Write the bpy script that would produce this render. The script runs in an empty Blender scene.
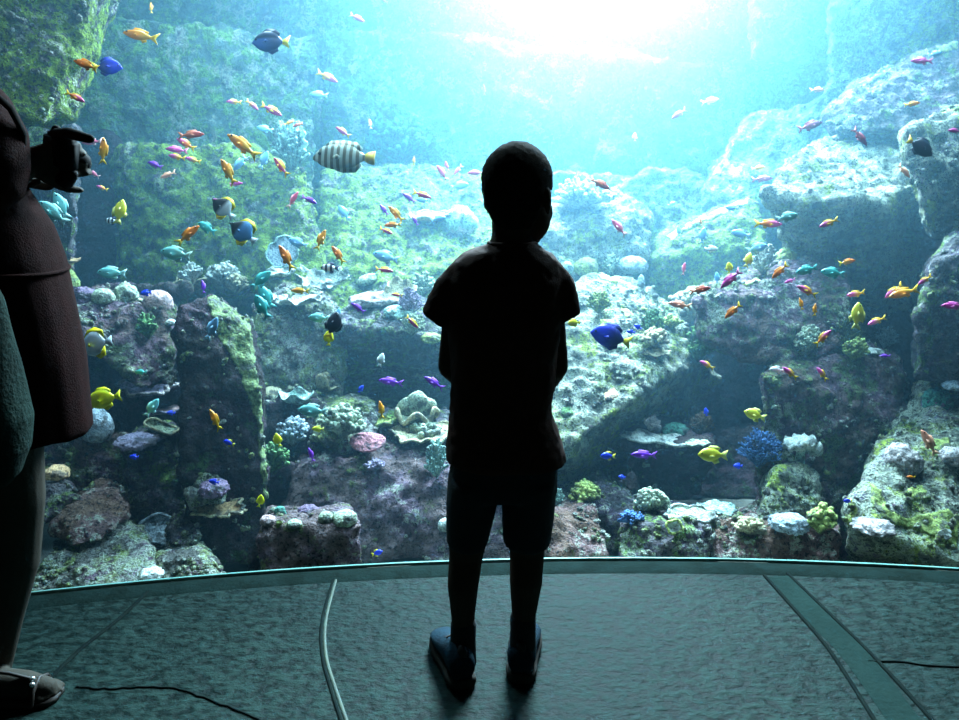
import bpy, bmesh, math, random
from mathutils import Vector, Matrix, noise, Quaternion
from mathutils.bvhtree import BVHTree
random.seed(7)
WATER_D, WATER_A, ANISO = .085, .14, .76
L_W = 75; L_KEY, L_R, L_L, L_C, L_F, L_ROOM, W_STR, EXPO = 1400, 120, 100, 65, 18, .03, .08, -.6
S = bpy.context.scene
COL = S.collection
R = math.radians
# ------------------------------------------------------------------ camera
CAM_Z, TILT, FPX = 1.135, R(13.7), 740.0
CAM = Vector((0, 0, CAM_Z))
cd = bpy.data.cameras.new('camera'); cam = bpy.data.objects.new('camera', cd); COL.objects.link(cam)
cam.location = CAM; cam.rotation_euler = (math.pi/2 - TILT, 0, 0)
cd.sensor_width = 36; cd.lens = FPX/959*36; cd.clip_start = .02; cd.clip_end = 60
S.camera = cam
FW = Vector((0, math.cos(TILT), -math.sin(TILT))); UP = Vector((0, math.sin(TILT), math.cos(TILT))); RT = Vector((1, 0, 0))
def ray(px, py): return FW + RT*((px-479.5)/FPX) + UP*((360-py)/FPX)
def P(px, py, y):
    d = ray(px, py); return CAM + d*(y/d.y)
def FP(px, py, z=0.0):
    d = ray(px, py); return CAM + d*((z-CAM_Z)/d.z)
def PX(w, p): return w*(Vector(p)-CAM).dot(FW)/FPX          # pixels to metres at a point
def glass_y(x): return 2.065-(x-.45)**2/15.0
# ------------------------------------------------------------------ helpers
def tag(o, label=None, cat=None, group=None, kind=None):
    if label: o['label'] = label
    if cat: o['category'] = cat
    if group: o['group'] = group
    if kind: o['kind'] = kind
    return o
def empty(name, loc=(0, 0, 0)):
    o = bpy.data.objects.new(name, None); o.location = loc; o.empty_display_size = .05; COL.objects.link(o); return o
def link(name, me, mat=None, parent=None, smooth=True):
    o = bpy.data.objects.new(name, me); COL.objects.link(o)
    if mat is not None and not me.materials:
        for m in (mat if isinstance(mat, (list, tuple)) else [mat]): me.materials.append(m)
    if smooth: me.polygons.foreach_set('use_smooth', [True]*len(me.polygons))
    if parent is not None: o.parent = parent
    return o
def bm_mesh(bm, name='m'):
    bmesh.ops.recalc_face_normals(bm, faces=bm.faces)
    me = bpy.data.meshes.new(name); bm.to_mesh(me); bm.free(); return me
def remesh(me, voxel, smooth=0):
    o = bpy.data.objects.new('tmp', me); COL.objects.link(o)
    m = o.modifiers.new('r', 'REMESH'); m.mode = 'VOXEL'; m.voxel_size = voxel; m.use_smooth_shade = True
    if smooth:
        s = o.modifiers.new('s', 'SMOOTH'); s.iterations = smooth; s.factor = .5
    dg = bpy.context.evaluated_depsgraph_get()
    r = bpy.data.meshes.new_from_object(o.evaluated_get(dg))
    bpy.data.objects.remove(o); return r
def recenter(me, c):
    me.transform(Matrix.Translation(-Vector(c)))
def ring_loft(bm, rings, caps=True):
    """rings: list of lists of Vectors, same count"""
    vs = [[bm.verts.new(p) for p in r] for r in rings]
    n = len(vs[0])
    for a, b in zip(vs, vs[1:]):
        for i in range(n): bm.faces.new((a[i], a[(i+1) % n], b[(i+1) % n], b[i]))
    if caps:
        bm.faces.new(vs[0][::-1]); bm.faces.new(vs[-1])
    return vs
def tube(bm, pts, rad, n=12, squash=None, side=None):
    pts = [Vector(p) for p in pts]; rings = []
    if not isinstance(rad, (list, tuple)): rad = [rad]*len(pts)
    ref = Vector(side) if side is not None else None
    for i, p in enumerate(pts):
        t = (pts[min(i+1, len(pts)-1)]-pts[max(i-1, 0)]).normalized()
        if ref is None or abs(ref.dot(t)) > .98: ref = t.orthogonal()
        a = (ref-t*ref.dot(t)).normalized(); b = t.cross(a); ref = a
        s = squash if squash else 1
        rings.append([p+a*math.cos(2*math.pi*k/n)*rad[i]+b*math.sin(2*math.pi*k/n)*rad[i]*s for k in range(n)])
    # rounded ends
    def cap(i, j, k):
        t = (pts[i]-pts[j]).normalized(); out = []
        for f, q in ((.6, .8), (.92, .4)):
            out.append([pts[i]+t*rad[i]*f+(v-pts[i])*q for v in rings[k]])
        return out
    h = cap(0, 1, 0)[::-1]; e = cap(-1, -2, -1)
    ring_loft(bm, h+rings+e)
def ellipsoid(bm, c, r, rot=None, sub=3):
    M = Matrix.Translation(Vector(c)) @ (rot.to_4x4() if rot is not None else Matrix.Identity(4)) @ Matrix.Diagonal((r[0], r[1], r[2], 1))
    bmesh.ops.create_icosphere(bm, subdivisions=sub, radius=1, matrix=M)
def box(bm, c, s, rot=None):
    M = Matrix.Translation(Vector(c)) @ (rot.to_4x4() if rot is not None else Matrix.Identity(4)) @ Matrix.Diagonal((s[0], s[1], s[2], 1))
    return bmesh.ops.create_cube(bm, size=1, matrix=M)
# ------------------------------------------------------------------ materials
def N(nt, t, **k):
    n = nt.nodes.new(t)
    for a, b in k.items(): setattr(n, a, b)
    return n
def mat_new(name):
    m = bpy.data.materials.new(name); m.use_nodes = True; nt = m.node_tree; nt.nodes.clear()
    out = N(nt, 'ShaderNodeOutputMaterial'); b = N(nt, 'ShaderNodeBsdfPrincipled'); nt.links.new(b.outputs[0], out.inputs[0])
    return m, nt, b, out
def c4(c): return (c[0], c[1], c[2], 1)
def noise_node(nt, co, scale, detail=4, rough=.6):
    n = N(nt, 'ShaderNodeTexNoise'); n.inputs['Scale'].default_value = scale; n.inputs['Detail'].default_value = detail
    n.inputs['Roughness'].default_value = rough; nt.links.new(co, n.inputs['Vector']); return n.outputs[0]
def ramp(nt, src, lo, hi):
    r = N(nt, 'ShaderNodeMapRange'); r.interpolation_type = 'SMOOTHSTEP'
    r.inputs[1].default_value = lo; r.inputs[2].default_value = hi; nt.links.new(src, r.inputs[0]); return r.outputs[0]
def mix(nt, f, a, b):
    m = N(nt, 'ShaderNodeMix', data_type='RGBA')
    if isinstance(f, float): m.inputs[0].default_value = f
    else: nt.links.new(f, m.inputs[0])
    for i, v in ((6, a), (7, b)):
        if isinstance(v, tuple): m.inputs[i].default_value = c4(v)
        else: nt.links.new(v, m.inputs[i])
    return m.outputs[2]
def bump(nt, b, h, dist, strength=1.0, prev=None):
    n = N(nt, 'ShaderNodeBump'); n.inputs['Distance'].default_value = dist; n.inputs['Strength'].default_value = strength
    nt.links.new(h, n.inputs['Height'])
    if prev is not None: nt.links.new(prev, n.inputs['Normal'])
    if b is not None: nt.links.new(n.outputs[0], b.inputs['Normal'])
    return n.outputs[0]
def simple(name, c1, c2=None, scale=20, rough=.6, bmp=.0, bscale=60, spec=.4, metal=0, sheen=0):
    m, nt, b, out = mat_new(name); co = N(nt, 'ShaderNodeTexCoord').outputs['Object']
    c2 = c2 or tuple(x*.75 for x in c1)
    nt.links.new(mix(nt, ramp(nt, noise_node(nt, co, scale), .35, .65), c1, c2), b.inputs['Base Color'])
    b.inputs['Roughness'].default_value = rough; b.inputs['Specular IOR Level'].default_value = spec; b.inputs['Metallic'].default_value = metal
    if bmp: bump(nt, b, noise_node(nt, co, bscale), bmp, 1.0)
    return m
def rock_mat(name, base=(.075, .07, .075), purple=(.085, .06, .10), green=(.10, .17, .04), pale=(.42, .45, .36), gp=.5, pp=.5, wp=.5, fine=1.0, pit=.85):
    """gp / pp / wp: share of green algal growth, purple coralline crust, pale crust (0..1)"""
    m, nt, b, out = mat_new(name)
    co = N(nt, 'ShaderNodeTexCoord').outputs['Object']
    nA = noise_node(nt, co, 5.5, 5, .62); nB = noise_node(nt, co, 9, 6, .68); nC = noise_node(nt, co, 26*fine, 5, .7); nD = noise_node(nt, co, 75*fine, 3, .7)
    vo = N(nt, 'ShaderNodeTexVoronoi'); vo.inputs['Scale'].default_value = 34*fine; nt.links.new(co, vo.inputs['Vector'])
    col = mix(nt, ramp(nt, nC, .35, .65), base, tuple(x*1.9 for x in base))
    col = mix(nt, ramp(nt, nA, .62-.3*pp, .75-.3*pp), col, mix(nt, ramp(nt, nC, .4, .6), purple, tuple(x*2.1 for x in purple)))
    def mul(a, bb):
        k = N(nt, 'ShaderNodeMath', operation='MULTIPLY')
        nt.links.new(a, k.inputs[0])
        if isinstance(bb, float): k.inputs[1].default_value = bb
        else: nt.links.new(bb, k.inputs[1])
        return k.outputs[0]
    gmask = mul(ramp(nt, nB, .68-.36*gp, .76-.36*gp), ramp(nt, nC, .38, .5))
    col = mix(nt, gmask, col, mix(nt, ramp(nt, nD, .4, .6), green, tuple(x*2.4 for x in green)))
    add = N(nt, 'ShaderNodeMath', operation='ADD'); nt.links.new(nC, add.inputs[0]); nt.links.new(nA, add.inputs[1])
    wmask = mul(ramp(nt, add.outputs[0], 1.22-.36*wp, 1.32-.36*wp), ramp(nt, nD, .36, .55))
    col = mix(nt, wmask, col, pale)
    dark = mul(ramp(nt, nD, .54, .62), pit)
    col = mix(nt, dark, col, (.012, .014, .018))
    nt.links.new(col, b.inputs['Base Color']); b.inputs['Roughness'].default_value = .85; b.inputs['Specular IOR Level'].default_value = .15
    p = bump(nt, None, nC, .07, 1.0); p = bump(nt, None, vo.outputs[0], .02, .9, p); bump(nt, b, nD, .02, 1.0, p)
    return m
def coral_mat(name, c, c2=None, scale=60, bmp=.006, rough=.8, emis=0):
    m, nt, b, out = mat_new(name); co = N(nt, 'ShaderNodeTexCoord').outputs['Object']
    c2 = c2 or tuple(x*.45 for x in c)
    f = ramp(nt, noise_node(nt, co, scale, 5, .75), .40, .54)
    col = mix(nt, f, c2, c); col = mix(nt, ramp(nt, noise_node(nt, co, 19, 5, .7), .52, .60), col, tuple(.3*x+.05 for x in c2))
    nt.links.new(col, b.inputs['Base Color']); b.inputs['Roughness'].default_value = rough
    b.inputs['Specular IOR Level'].default_value = .2
    bump(nt, b, noise_node(nt, co, scale*1.3, 3, .6), bmp, 1.0)
    return m
RM = dict(
 mid=rock_mat('reef_rock_mixed', gp=.45, pp=.55, wp=.5),
 green=rock_mat('reef_rock_mossy', base=(.06, .08, .06), green=(.12, .19, .02), gp=.78, pp=.4, wp=.35),
 wall=rock_mat('reef_wall_mossy', base=(.09, .13, .12), green=(.10, .19, .04), gp=.65, pp=.25, wp=.5, fine=.4, pit=.4),
 purple=rock_mat('reef_rock_purple', base=(.09, .062, .056), purple=(.10, .06, .09), green=(.07, .10, .04), gp=.5, pp=.62, wp=.42),
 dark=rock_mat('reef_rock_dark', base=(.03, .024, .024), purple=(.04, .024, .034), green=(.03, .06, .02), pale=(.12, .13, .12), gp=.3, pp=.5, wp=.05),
 brown=rock_mat('reef_rock_brown', base=(.13, .08, .06), purple=(.14, .08, .08), green=(.10, .12, .04), gp=.3, pp=.6, wp=.45),
 mauve=rock_mat('reef_rock_mauve', base=(.12, .085, .085), purple=(.12, .08, .11), green=(.10, .12, .05), gp=.3, pp=.5, wp=.3),
 pale=rock_mat('reef_rock_pale', base=(.12, .135, .11), purple=(.12, .10, .16), green=(.19, .25, .035), pale=(.48, .53, .40), gp=.5, pp=.35, wp=.8),
 crust=rock_mat('reef_rubble_crusted', base=(.11, .11, .10), purple=(.16, .10, .15), green=(.16, .21, .06), pale=(.5, .56, .46), gp=.6, pp=.5, wp=.7, fine=1.5),
)
# ------------------------------------------------------------------ rocks
ROCKS = []   # (bvh, obj)
SAND_Z = -.40
def add_bvh(me, loc=(0, 0, 0)):
    L = Vector(loc); vs = [v.co+L for v in me.vertices]; ps = [tuple(p.vertices) for p in me.polygons]
    return BVHTree.FromPolygons(vs, ps)
def cast(px, py):
    d = ray(px, py).normalized(); best = None
    for b, o in ROCKS:
        h = b.ray_cast(CAM, d)
        if h[0] is not None and (best is None or h[3] < best[2]): best = (h[0], h[1], h[3], o)
    return best
def rock(name, label, pts, T, mat, voxel=.016, rough=1.0, crust=0, cat='rock', group=None, crust_mat=None):
    bm = bmesh.new(); front = []
    for (px, py, d) in pts:
        p = P(px, py, d)
        if p.z < SAND_Z: p.z = SAND_Z-.01
        front.append(p)
    c = sum(front, Vector())/len(front)
    for p in front:
        bm.verts.new(p)
        q = c+(p-c)*.88; q.y = p.y+T; q.x *= 1+.85*T/p.y          # the flanks flare backwards
        if q.z < CAM_Z: q.z = CAM_Z+(q.z-CAM_Z)*(1+.65*T/p.y)
        bm.verts.new(q)
    zlow = min(p.z for p in front)
    r = bmesh.ops.convex_hull(bm, input=bm.verts)
    bmesh.ops.delete(bm, geom=[g for g in r['geom_interior'] if isinstance(g, bmesh.types.BMVert)], context='VERTS')
    me = bm_mesh(bm)
    me2 = remesh(me, voxel, 1)
    if not me2.vertices: print('EMPTYROCK', label, len(me.vertices), len(me.polygons), [tuple(v.co) for v in me.vertices])
    bpy.data.meshes.remove(me)
    sz = (Vector((max(v.co[i] for v in me2.vertices) for i in range(3)))-Vector((min(v.co[i] for v in me2.vertices) for i in range(3)))).length
    off = Vector((random.random()*50, random.random()*50, random.random()*50))
    a1 = min(.035, .032*sz)*rough; vn = [v.normal.copy() for v in me2.vertices]
    for v, n in zip(me2.vertices, vn):
        q = v.co+off
        h = a1*(noise.noise(q*2.3)*.9+noise.noise(q*5.1)*.55)
        h += .020*rough*noise.noise(q*11)+.014*rough*noise.noise(q*27)-.012*rough*max(0, noise.noise(q*18+Vector((9,9,9)))-.15)
        w = noise.voronoi(q*16)[0][0]; h += .020*rough*(.45-w)
        v.co += n*h
        if v.co.z < SAND_Z-.01: v.co.z = SAND_Z-.01
    c = Vector((c.x, c.y+T/2, max(SAND_Z, min(v.co.z for v in me2.vertices))))
    recenter(me2, c)
    o = link(name, me2, mat); o.location = c
    tag(o, label, cat, group)
    ROCKS.append((add_bvh(me2, c), o))
    crust = int(crust*.6)
    if crust:                                            # knobs of encrusting coral that grow on the rock
        bm = bmesh.new(); polys = me2.polygons; cnt = 0; tries = 0
        ico = bmesh.new(); bmesh.ops.create_icosphere(ico, subdivisions=1, radius=1)
        iv = [v.co.copy() for v in ico.verts]; fi = [[v.index for v in f.verts] for f in ico.faces]; ico.free()
        while cnt < crust and tries < crust*30:
            tries += 1
            p = polys[random.randrange(len(polys))]
            if p.normal.z < .1 and random.random() > .12: continue
            if p.normal.y > .6: continue
            q = p.center+off
            if noise.noise(q*4) < -.1: continue
            cnt += 1; s = random.uniform(.004, .013); k = random.randint(1, 3)
            for _ in range(k):
                cc = p.center+Vector((random.uniform(-1, 1), random.uniform(-1, 1), random.uniform(-.3, .6)))*s*.8
                sx = s*random.uniform(.6, 1.2); szz = s*random.uniform(.5, 1.4)
                vs = [bm.verts.new(cc+Vector((u.x*sx, u.y*sx, u.z*szz))*(1+.4*noise.noise(u*3+q*9))) for u in iv]
                for f in fi: bm.faces.new([vs[i] for i in f])
        cm = bm_mesh(bm); oc = link('coral_crust', cm, crust_mat or RM['crust'], o); oc['kind'] = 'stuff'
    return o
# ------------------------------------------------------------------ the rocks of the reef
RK = [
 ('reef_boulder', 'large mossy boulder in the top left corner, above the woman\'s hands', [(-60,-60,2.7),(108,-40,2.95),(96,5,2.95),(86,35,2.9),(74,85,2.8),(68,118,2.72),(45,125,2.6),(-60,110,2.5)], .5, 'green', 500),
 ('reef_block', 'hazy bluish wall block at upper left, left of the vertical seam', [(40,4,5.3),(316,40,5.3),(316,300,5.3),(40,300,5.3)], .7, 'wall', 0),
 ('reef_rock', 'dark blue shaded rock in the gap left of the square mossy block', [(60,122,4.7),(119,136,4.7),(119,310,4.5),(60,310,4.5)], .3, 'dark', 0),
 ('reef_block', 'brightly lit pale wall block in the haze straight above the boy', [(322,30,5.7),(480,32,5.7),(750,66,5.55),(750,240,5.55),(322,240,5.7)], .4, 'wall', 0),
 ('reef_block', 'pale rock block at top right of the light glow, left of the dark vertical crevice', [(752,-80,5.2),(828,-80,5.2),(828,58,5.2),(752,62,5.2)], .6, 'wall', 0),
 ('reef_block', 'hazy low ledge block level with the boy\'s head, running right from it', [(480,168,5.4),(560,171,5.4),(740,182,5.3),(740,300,5.3),(480,300,5.4)], .5, 'wall', 0),
 ('reef_block', 'mossy green wall block in the top right corner', [(834,-80,4.7),(1010,-80,4.7),(1010,50,4.6),(870,82,4.6),(828,110,4.7)], .6, 'green', 300),
 ('reef_rock', 'hazy green rock between the light glow and the big pale-topped rock', [(700,190,4.9),(752,112,5.1),(830,98,5.0),(850,160,4.8),(830,220,4.8),(700,240,4.8)], .6, 'wall', 200),
 ('reef_rock', 'square mossy block with a slanted right edge, left of the middle, behind the butterflyfish', [(116,150,4.2),(180,147,4.3),(250,148,4.3),(303,172,4.15),(322,266,3.95),(300,292,3.8),(200,294,3.9),(116,290,4.1)], .7, 'green', 700),
 ('reef_rock', 'wide mossy rock slope left of the boy\'s head and shoulder', [(318,172,5.0),(400,160,5.1),(490,180,5.0),(500,330,3.8),(400,322,3.8),(330,318,3.9),(322,280,4.2)], .7, 'green', 700),
 ('reef_slab', 'tilted grey slab with a yellow patch below the top right corner', [(822,110,3.9),(868,74,4.15),(959,38,4.3),(1020,30,4.3),(1020,112,3.75),(900,132,3.7),(835,135,3.75)], .7, 'mid', 300),
 ('reef_boulder', 'big rock with a broad bright top right of the light glow', [(766,192,3.3),(798,150,3.75),(830,137,3.95),(905,138,3.95),(928,172,3.5),(885,202,3.2),(790,207,3.2),(915,300,3.55),(790,275,3.6),(860,330,3.7)], .5, 'pale', 250),
 ('reef_rock', 'upright grey rock at the right edge, behind the dark tang', [(906,130,3.05),(945,108,3.25),(1020,105,3.25),(1020,240,3.05),(932,238,3.05),(918,180,2.98)], .4, 'pale', 200),
 ('reef_rock', 'tall rock at the right edge, halfway down, beside the dark blue gap', [(916,380,2.75),(916,320,2.72),(932,270,2.78),(960,234,2.9),(1020,225,2.9),(1020,395,2.72)], .4, 'mid', 200),
 ('reef_rock', 'added dark rock standing in for deep shade in the blue gap at the far right', [(858,215,3.75),(1020,215,3.75),(1020,600,3.4),(850,600,3.4)], .5, 'dark', 0),  # dark filler, put in for the shade of the void
 ('reef_block', 'hazy angular block with a pale slanted top edge, left of the rounded boulder\'s top', [(646,258,4.2),(660,238,4.35),(720,206,4.45),(752,195,4.45),(767,240,4.15),(764,292,4.15),(700,338,4.15),(648,305,4.15)], .6, 'green', 350),
 ('reef_boulder', 'hazy rounded boulder just right of the boy\'s neck', [(530,230,4.0),(560,190,4.45),(618,188,4.5),(648,215,4.3),(652,258,4.1),(600,305,4.0),(545,295,3.9),(618,222,4.05)], .6, 'pale', 250),
 ('reef_rock', 'faint mossy mound in the haze between the boy\'s head and the pale-topped rock', [(590,205,5.0),(650,168,5.15),(740,176,5.15),(745,240,4.95),(620,255,4.95)], .5, 'green', 0),
 ('reef_rock', 'added dark rock giving the shade behind the gap right of the big slanting slab', [(650,310,4.0),(800,300,4.0),(800,600,3.8),(640,600,3.8)], .4, 'dark', 0),  # its dark colour stands for the shadowed depth of the gap
 ('reef_rock', 'added dark rock for the low shade in the blue gap under the yellow fish at right', [(590,445,3.75),(770,420,3.75),(800,620,3.4),(590,620,3.4)], .3, 'dark', 0),  # added so the bottom of the gap reads as shade
 ('reef_slab', 'huge slanting slab right of the boy with a pale crusted top and a dark underside', [(545,300,3.3),(600,272,3.65),(638,276,3.65),(672,306,3.5),(702,346,3.3),(704,362,3.25),(640,395,2.85),(560,452,2.62),(480,470,2.6),(722,382,3.6),(665,444,3.45),(600,496,3.3),(500,500,3.2),(480,330,3.2)], .1, 'pale', 900),
 ('reef_boulder', 'rounded boulder with a bright top right of the slanting slab', [(690,300,3.0),(702,284,3.15),(742,272,3.3),(800,258,3.45),(835,262,3.35),(850,285,3.15),(855,345,3.0),(800,368,2.95),(740,362,2.95),(700,340,2.95)], .5, 'purple', 450),
 ('reef_rock', 'broad dark purple rock pillar under the rounded boulder on the right', [(765,378,2.8),(790,352,3.05),(850,342,3.15),(892,352,3.05),(912,420,2.85),(885,520,2.75),(850,575,2.7),(770,575,2.7),(758,480,2.75)], .5, 'purple', 700),
 ('reef_block', 'dark square block with a coral-covered top below the slanting slab', [(618,445,2.85),(622,431,2.98),(660,418,3.2),(704,425,3.2),(712,446,2.85),(700,498,2.9),(650,508,2.9)], .35, 'dark', 120),
 ('reef_rock', 'short leaning pillar with a lit green side, under the white coral on the right', [(755,528,2.42),(776,466,2.62),(800,462,2.68),(814,470,2.68),(822,500,2.6),(800,535,2.42)], .2, 'pale', 200),
 ('reef_rock', 'low brown rock at the glass just right of the boy\'s knees', [(548,515,2.35),(562,502,2.5),(597,505,2.5),(608,562,2.25),(548,564,2.2)], .25, 'brown', 150),
 ('reef_rock', 'sloping coral-grown rock behind the low rocks right of the boy\'s legs', [(570,505,2.6),(600,474,2.85),(625,490,2.75),(660,520,2.5),(610,560,2.5),(590,565,2.55)], .3, 'mid', 160),
 ('reef_block', 'low square block at the glass below the purple fish', [(618,518,2.42),(660,506,2.55),(710,514,2.5),(712,524,2.32),(712,564,2.26),(620,564,2.26)], .25, 'mid', 260),
 ('reef_block', 'long low block at the glass beneath the leaning pillar', [(714,518,2.4),(760,512,2.55),(830,520,2.45),(838,530,2.3),(838,568,2.24),(714,564,2.26)], .25, 'brown', 350),
 ('reef_slab', 'big bright slab with olive patches in the lower right corner', [(845,520,2.22),(880,446,2.6),(930,380,2.95),(1020,372,2.95),(1040,600,2.12),(959,563,2.13),(850,530,2.22),(862,568,2.4),(1000,600,2.3)], .25, 'pale', 600),
 ('reef_rock', 'upright square rock pillar on the left with a green-lit right edge', [(175,302,2.62),(216,293,2.85),(248,322,2.75),(262,400,2.62),(272,562,2.5),(186,566,2.42),(178,420,2.5)], .35, 'dark', 260),
 ('reef_rock', 'dark rock painting the shade of the recess behind and beside the left pillar', [(-60,285,3.35),(190,285,3.35),(190,600,3.2),(-60,600,3.2)], .4, 'dark', 0),  # dark surface painted in place of the recess's shade
 ('reef_rock', 'dim grey rock at the left edge behind the woman\'s dress', [(-60,118,3.5),(76,126,3.5),(64,230,3.45),(72,300,3.4),(-60,300,3.4)], .4, 'mid', 120),
 ('reef_ledge', 'purple rock ledge with corals right of the woman\'s dress', [(58,300,2.9),(100,292,3.1),(176,308,3.05),(179,382,2.9),(140,388,2.82),(66,332,2.8)], .3, 'purple', 380),
 ('reef_rock', 'lit crusty rock stub at the foot of the left pillar', [(122,448,2.62),(150,424,2.78),(172,430,2.75),(180,470,2.66),(180,560,2.52),(128,560,2.52)], .25, 'mid', 220),
 ('reef_rock', 'dark ledge rock under the round blue-white sponge', [(30,420,2.75),(80,432,2.75),(130,440,2.7),(132,500,2.62),(30,500,2.62)], .3, 'purple', 200),
 ('reef_boulder', 'brown wedge boulder above the rubble at the lower left', [(53,532,2.32),(68,506,2.38),(98,484,2.5),(122,490,2.48),(128,518,2.36),(102,540,2.24),(72,546,2.2)], .22, 'brown', 60),
 ('reef_boulder', 'small crusty boulder beside the woman\'s lower leg', [(24,470,2.52),(58,468,2.54),(78,498,2.42),(60,518,2.36),(24,525,2.36)], .22, 'mid', 120),
 ('reef_rock', 'speckled rubble mound at the glass in the lower left', [(20,596,2.02),(48,550,2.22),(80,540,2.3),(120,522,2.36),(148,536,2.28),(166,588,2.06)], .2, 'crust', 420),
 ('reef_rock', 'low speckled rock at the glass right of the white coral chunk', [(138,588,2.08),(164,548,2.24),(200,550,2.24),(228,578,2.1)], .2, 'crust', 260),
 ('reef_rock', 'small round rock right of the grey scalloped coral', [(164,528,2.4),(182,512,2.48),(200,528,2.4),(197,548,2.34),(166,548,2.34)], .15, 'mid', 60),
 ('reef_rock', 'coral-studded knob just above the tan plate on the left pillar', [(182,492,2.42),(205,474,2.5),(230,485,2.44),(228,506,2.38),(190,512,2.38)], .12, 'crust', 60),
 ('reef_boulder', 'broad brown boulder left of the boy\'s legs', [(262,562,2.55),(290,462,2.72),(360,446,2.85),(450,450,2.85),(530,466,2.8),(530,566,2.5)], .35, 'mauve', 160),
 ('reef_block', 'small box-shaped block at the glass topped with round corals', [(260,526,2.14),(268,513,2.3),(350,511,2.3),(362,525,2.14),(362,574,2.1),(262,577,2.08)], .18, 'mauve', 40),
 ('reef_rock', 'coral-grown rock right beside the left pillar', [(262,455,2.95),(264,405,3.0),(298,384,3.1),(330,404,3.0),(322,440,2.9),(300,474,2.85),(266,480,2.85)], .3, 'dark', 300),
 ('reef_rock', 'added dark rock shading the opening behind the left end of the box-shaped block', [(250,462,2.75),(300,462,2.75),(310,600,2.6),(250,600,2.6)], .2, 'dark', 0),  # added filler that covers bright sand and darkens the opening
 ('reef_rock', 'knobbly rock mound behind the pink plate coral', [(310,440,2.8),(322,408,2.95),(346,398,3.0),(372,408,2.95),(380,440,2.8),(344,460,2.8)], .25, 'crust', 260),
 ('reef_rock', 'ledge rock under the cream leather coral left of the boy', [(355,448,2.9),(366,412,3.0),(402,418,3.0),(460,418,3.0),(470,462,2.85)], .3, 'mid', 260),
 ('reef_rock', 'coral-crusted slope beneath the white corals left of the middle', [(248,305,3.3),(285,285,3.5),(330,295,3.4),(352,335,3.3),(345,400,3.25),(262,410,3.15)], .35, 'crust', 900),
 ('reef_ledge', 'overhanging ledge with a pale rim above a dark cave, left of the boy', [(328,326,3.3),(350,298,3.6),(385,284,3.7),(445,308,3.5),(460,340,3.3),(452,356,3.25),(390,330,3.2),(345,345,3.3),(452,425,3.75),(340,425,3.75)], .3, 'mid', 500),
 ('reef_rock', 'dark rock inside the cave left of the boy', [(318,340,4.3),(500,330,4.3),(500,600,3.9),(318,600,3.9)], .4, 'dark', 0),
]
for nm, lb, pts, T, mk, cr in RK:
    big = max(p[2] for p in pts) > 3.8
    rock(nm, lb, pts, T, RM[mk], voxel=.03 if big and mk in ('wall', 'dark') else (.022 if big else .014), crust=cr, rough=1.0 if not big else 1.5)
print('rocks', len(ROCKS))
# ------------------------------------------------------------------ the setting
def struct(o): o['kind'] = 'structure'; return o
def sheet(name, nx, nz, f, mat, amp, freq, seed=0, th=None):
    bm = bmesh.new(); g = []
    for i in range(nx+1):
        row = []
        for k in range(nz+1):
            p, n = f(i/nx, k/nz); q = p+Vector((seed, seed*2, 3))
            p = p+n*amp*(noise.noise(q*freq)+.5*noise.noise(q*freq*2.7)+.25*noise.noise(q*freq*7))
            row.append(bm.verts.new(p))
        g.append(row)
    for i in range(nx):
        for k in range(nz): bm.faces.new((g[i][k], g[i+1][k], g[i+1][k+1], g[i][k+1]))
    o = link(name, bm_mesh(bm), mat)
    if th:
        s = o.modifiers.new('s', 'SOLIDIFY'); s.thickness = th; s.offset = 0
    return struct(o)
sheet('wall_tank_back', 160, 70, lambda u, v: (Vector((-4.6+9.2*u, 6.5, -.45+3.9*v)), Vector((0, -1, 0))), RM['wall'], .16, 1.1)
sheet('wall_tank_left', 80, 60, lambda u, v: (Vector((-4.4, 1.2+5.4*u, -.45+3.9*v)), Vector((1, 0, 0))), RM['wall'], .12, 1.3, 5)
sheet('wall_tank_right', 80, 60, lambda u, v: (Vector((4.4, 1.2+5.4*u, -.45+3.9*v)), Vector((-1, 0, 0))), RM['wall'], .12, 1.3, 9)
sand = simple('aquarium_sand', (.15, .16, .13), (.10, .11, .09), 30, .9, .006, 160)
def sandf(u, v):
    x = -4.6+9.2*u; y0 = glass_y(x)+.012; y = y0+(6.6-y0)*v**2; return Vector((x, y, max(SAND_Z-.012, -.02-.8*max(0, y-y0-.015)))), Vector((0, 0, 1))
o = sheet('sand_bed', 150, 90, sandf, sand, .012, 3.0); o['kind'] = 'structure'; o.name = 'floor_tank'
# viewing floor: stamped concrete, wet look
def floor_mat():
    m, nt, b, out = mat_new('stamped_concrete'); co = N(nt, 'ShaderNodeTexCoord').outputs['Object']
    mp = N(nt, 'ShaderNodeMapping'); mp.inputs['Scale'].default_value = (.75, 1.25, 1); nt.links.new(co, mp.inputs[0]); cc = mp.outputs[0]
    big = noise_node(nt, cc, 1.7, 4, .6); mid = noise_node(nt, cc, 36, 5, .68)
    wv = N(nt, 'ShaderNodeTexVoronoi', feature='SMOOTH_F1'); wv.inputs['Scale'].default_value = 64; nt.links.new(cc, wv.inputs['Vector'])
    col = mix(nt, ramp(nt, mid, .4, .6), (.003, .008, .007), (.016, .035, .029))
    col = mix(nt, ramp(nt, big, .35, .7), col, mix(nt, ramp(nt, mid, .4, .6), (.004, .011, .0095), (.012, .027, .024)))
    nt.links.new(col, b.inputs['Base Color'])
    rr = ramp(nt, mid, .3, .7); mr = N(nt, 'ShaderNodeMapRange'); mr.inputs[3].default_value = .42; mr.inputs[4].default_value = .7
    nt.links.new(rr, mr.inputs[0]); nt.links.new(mr.outputs[0], b.inputs['Roughness']); b.inputs['Specular IOR Level'].default_value = .05
    p = bump(nt, None, mid, .007, 1.0); p = bump(nt, None, wv.outputs[0], .003, .8, p); bump(nt, b, big, .03, .5, p)
    return m
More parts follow.
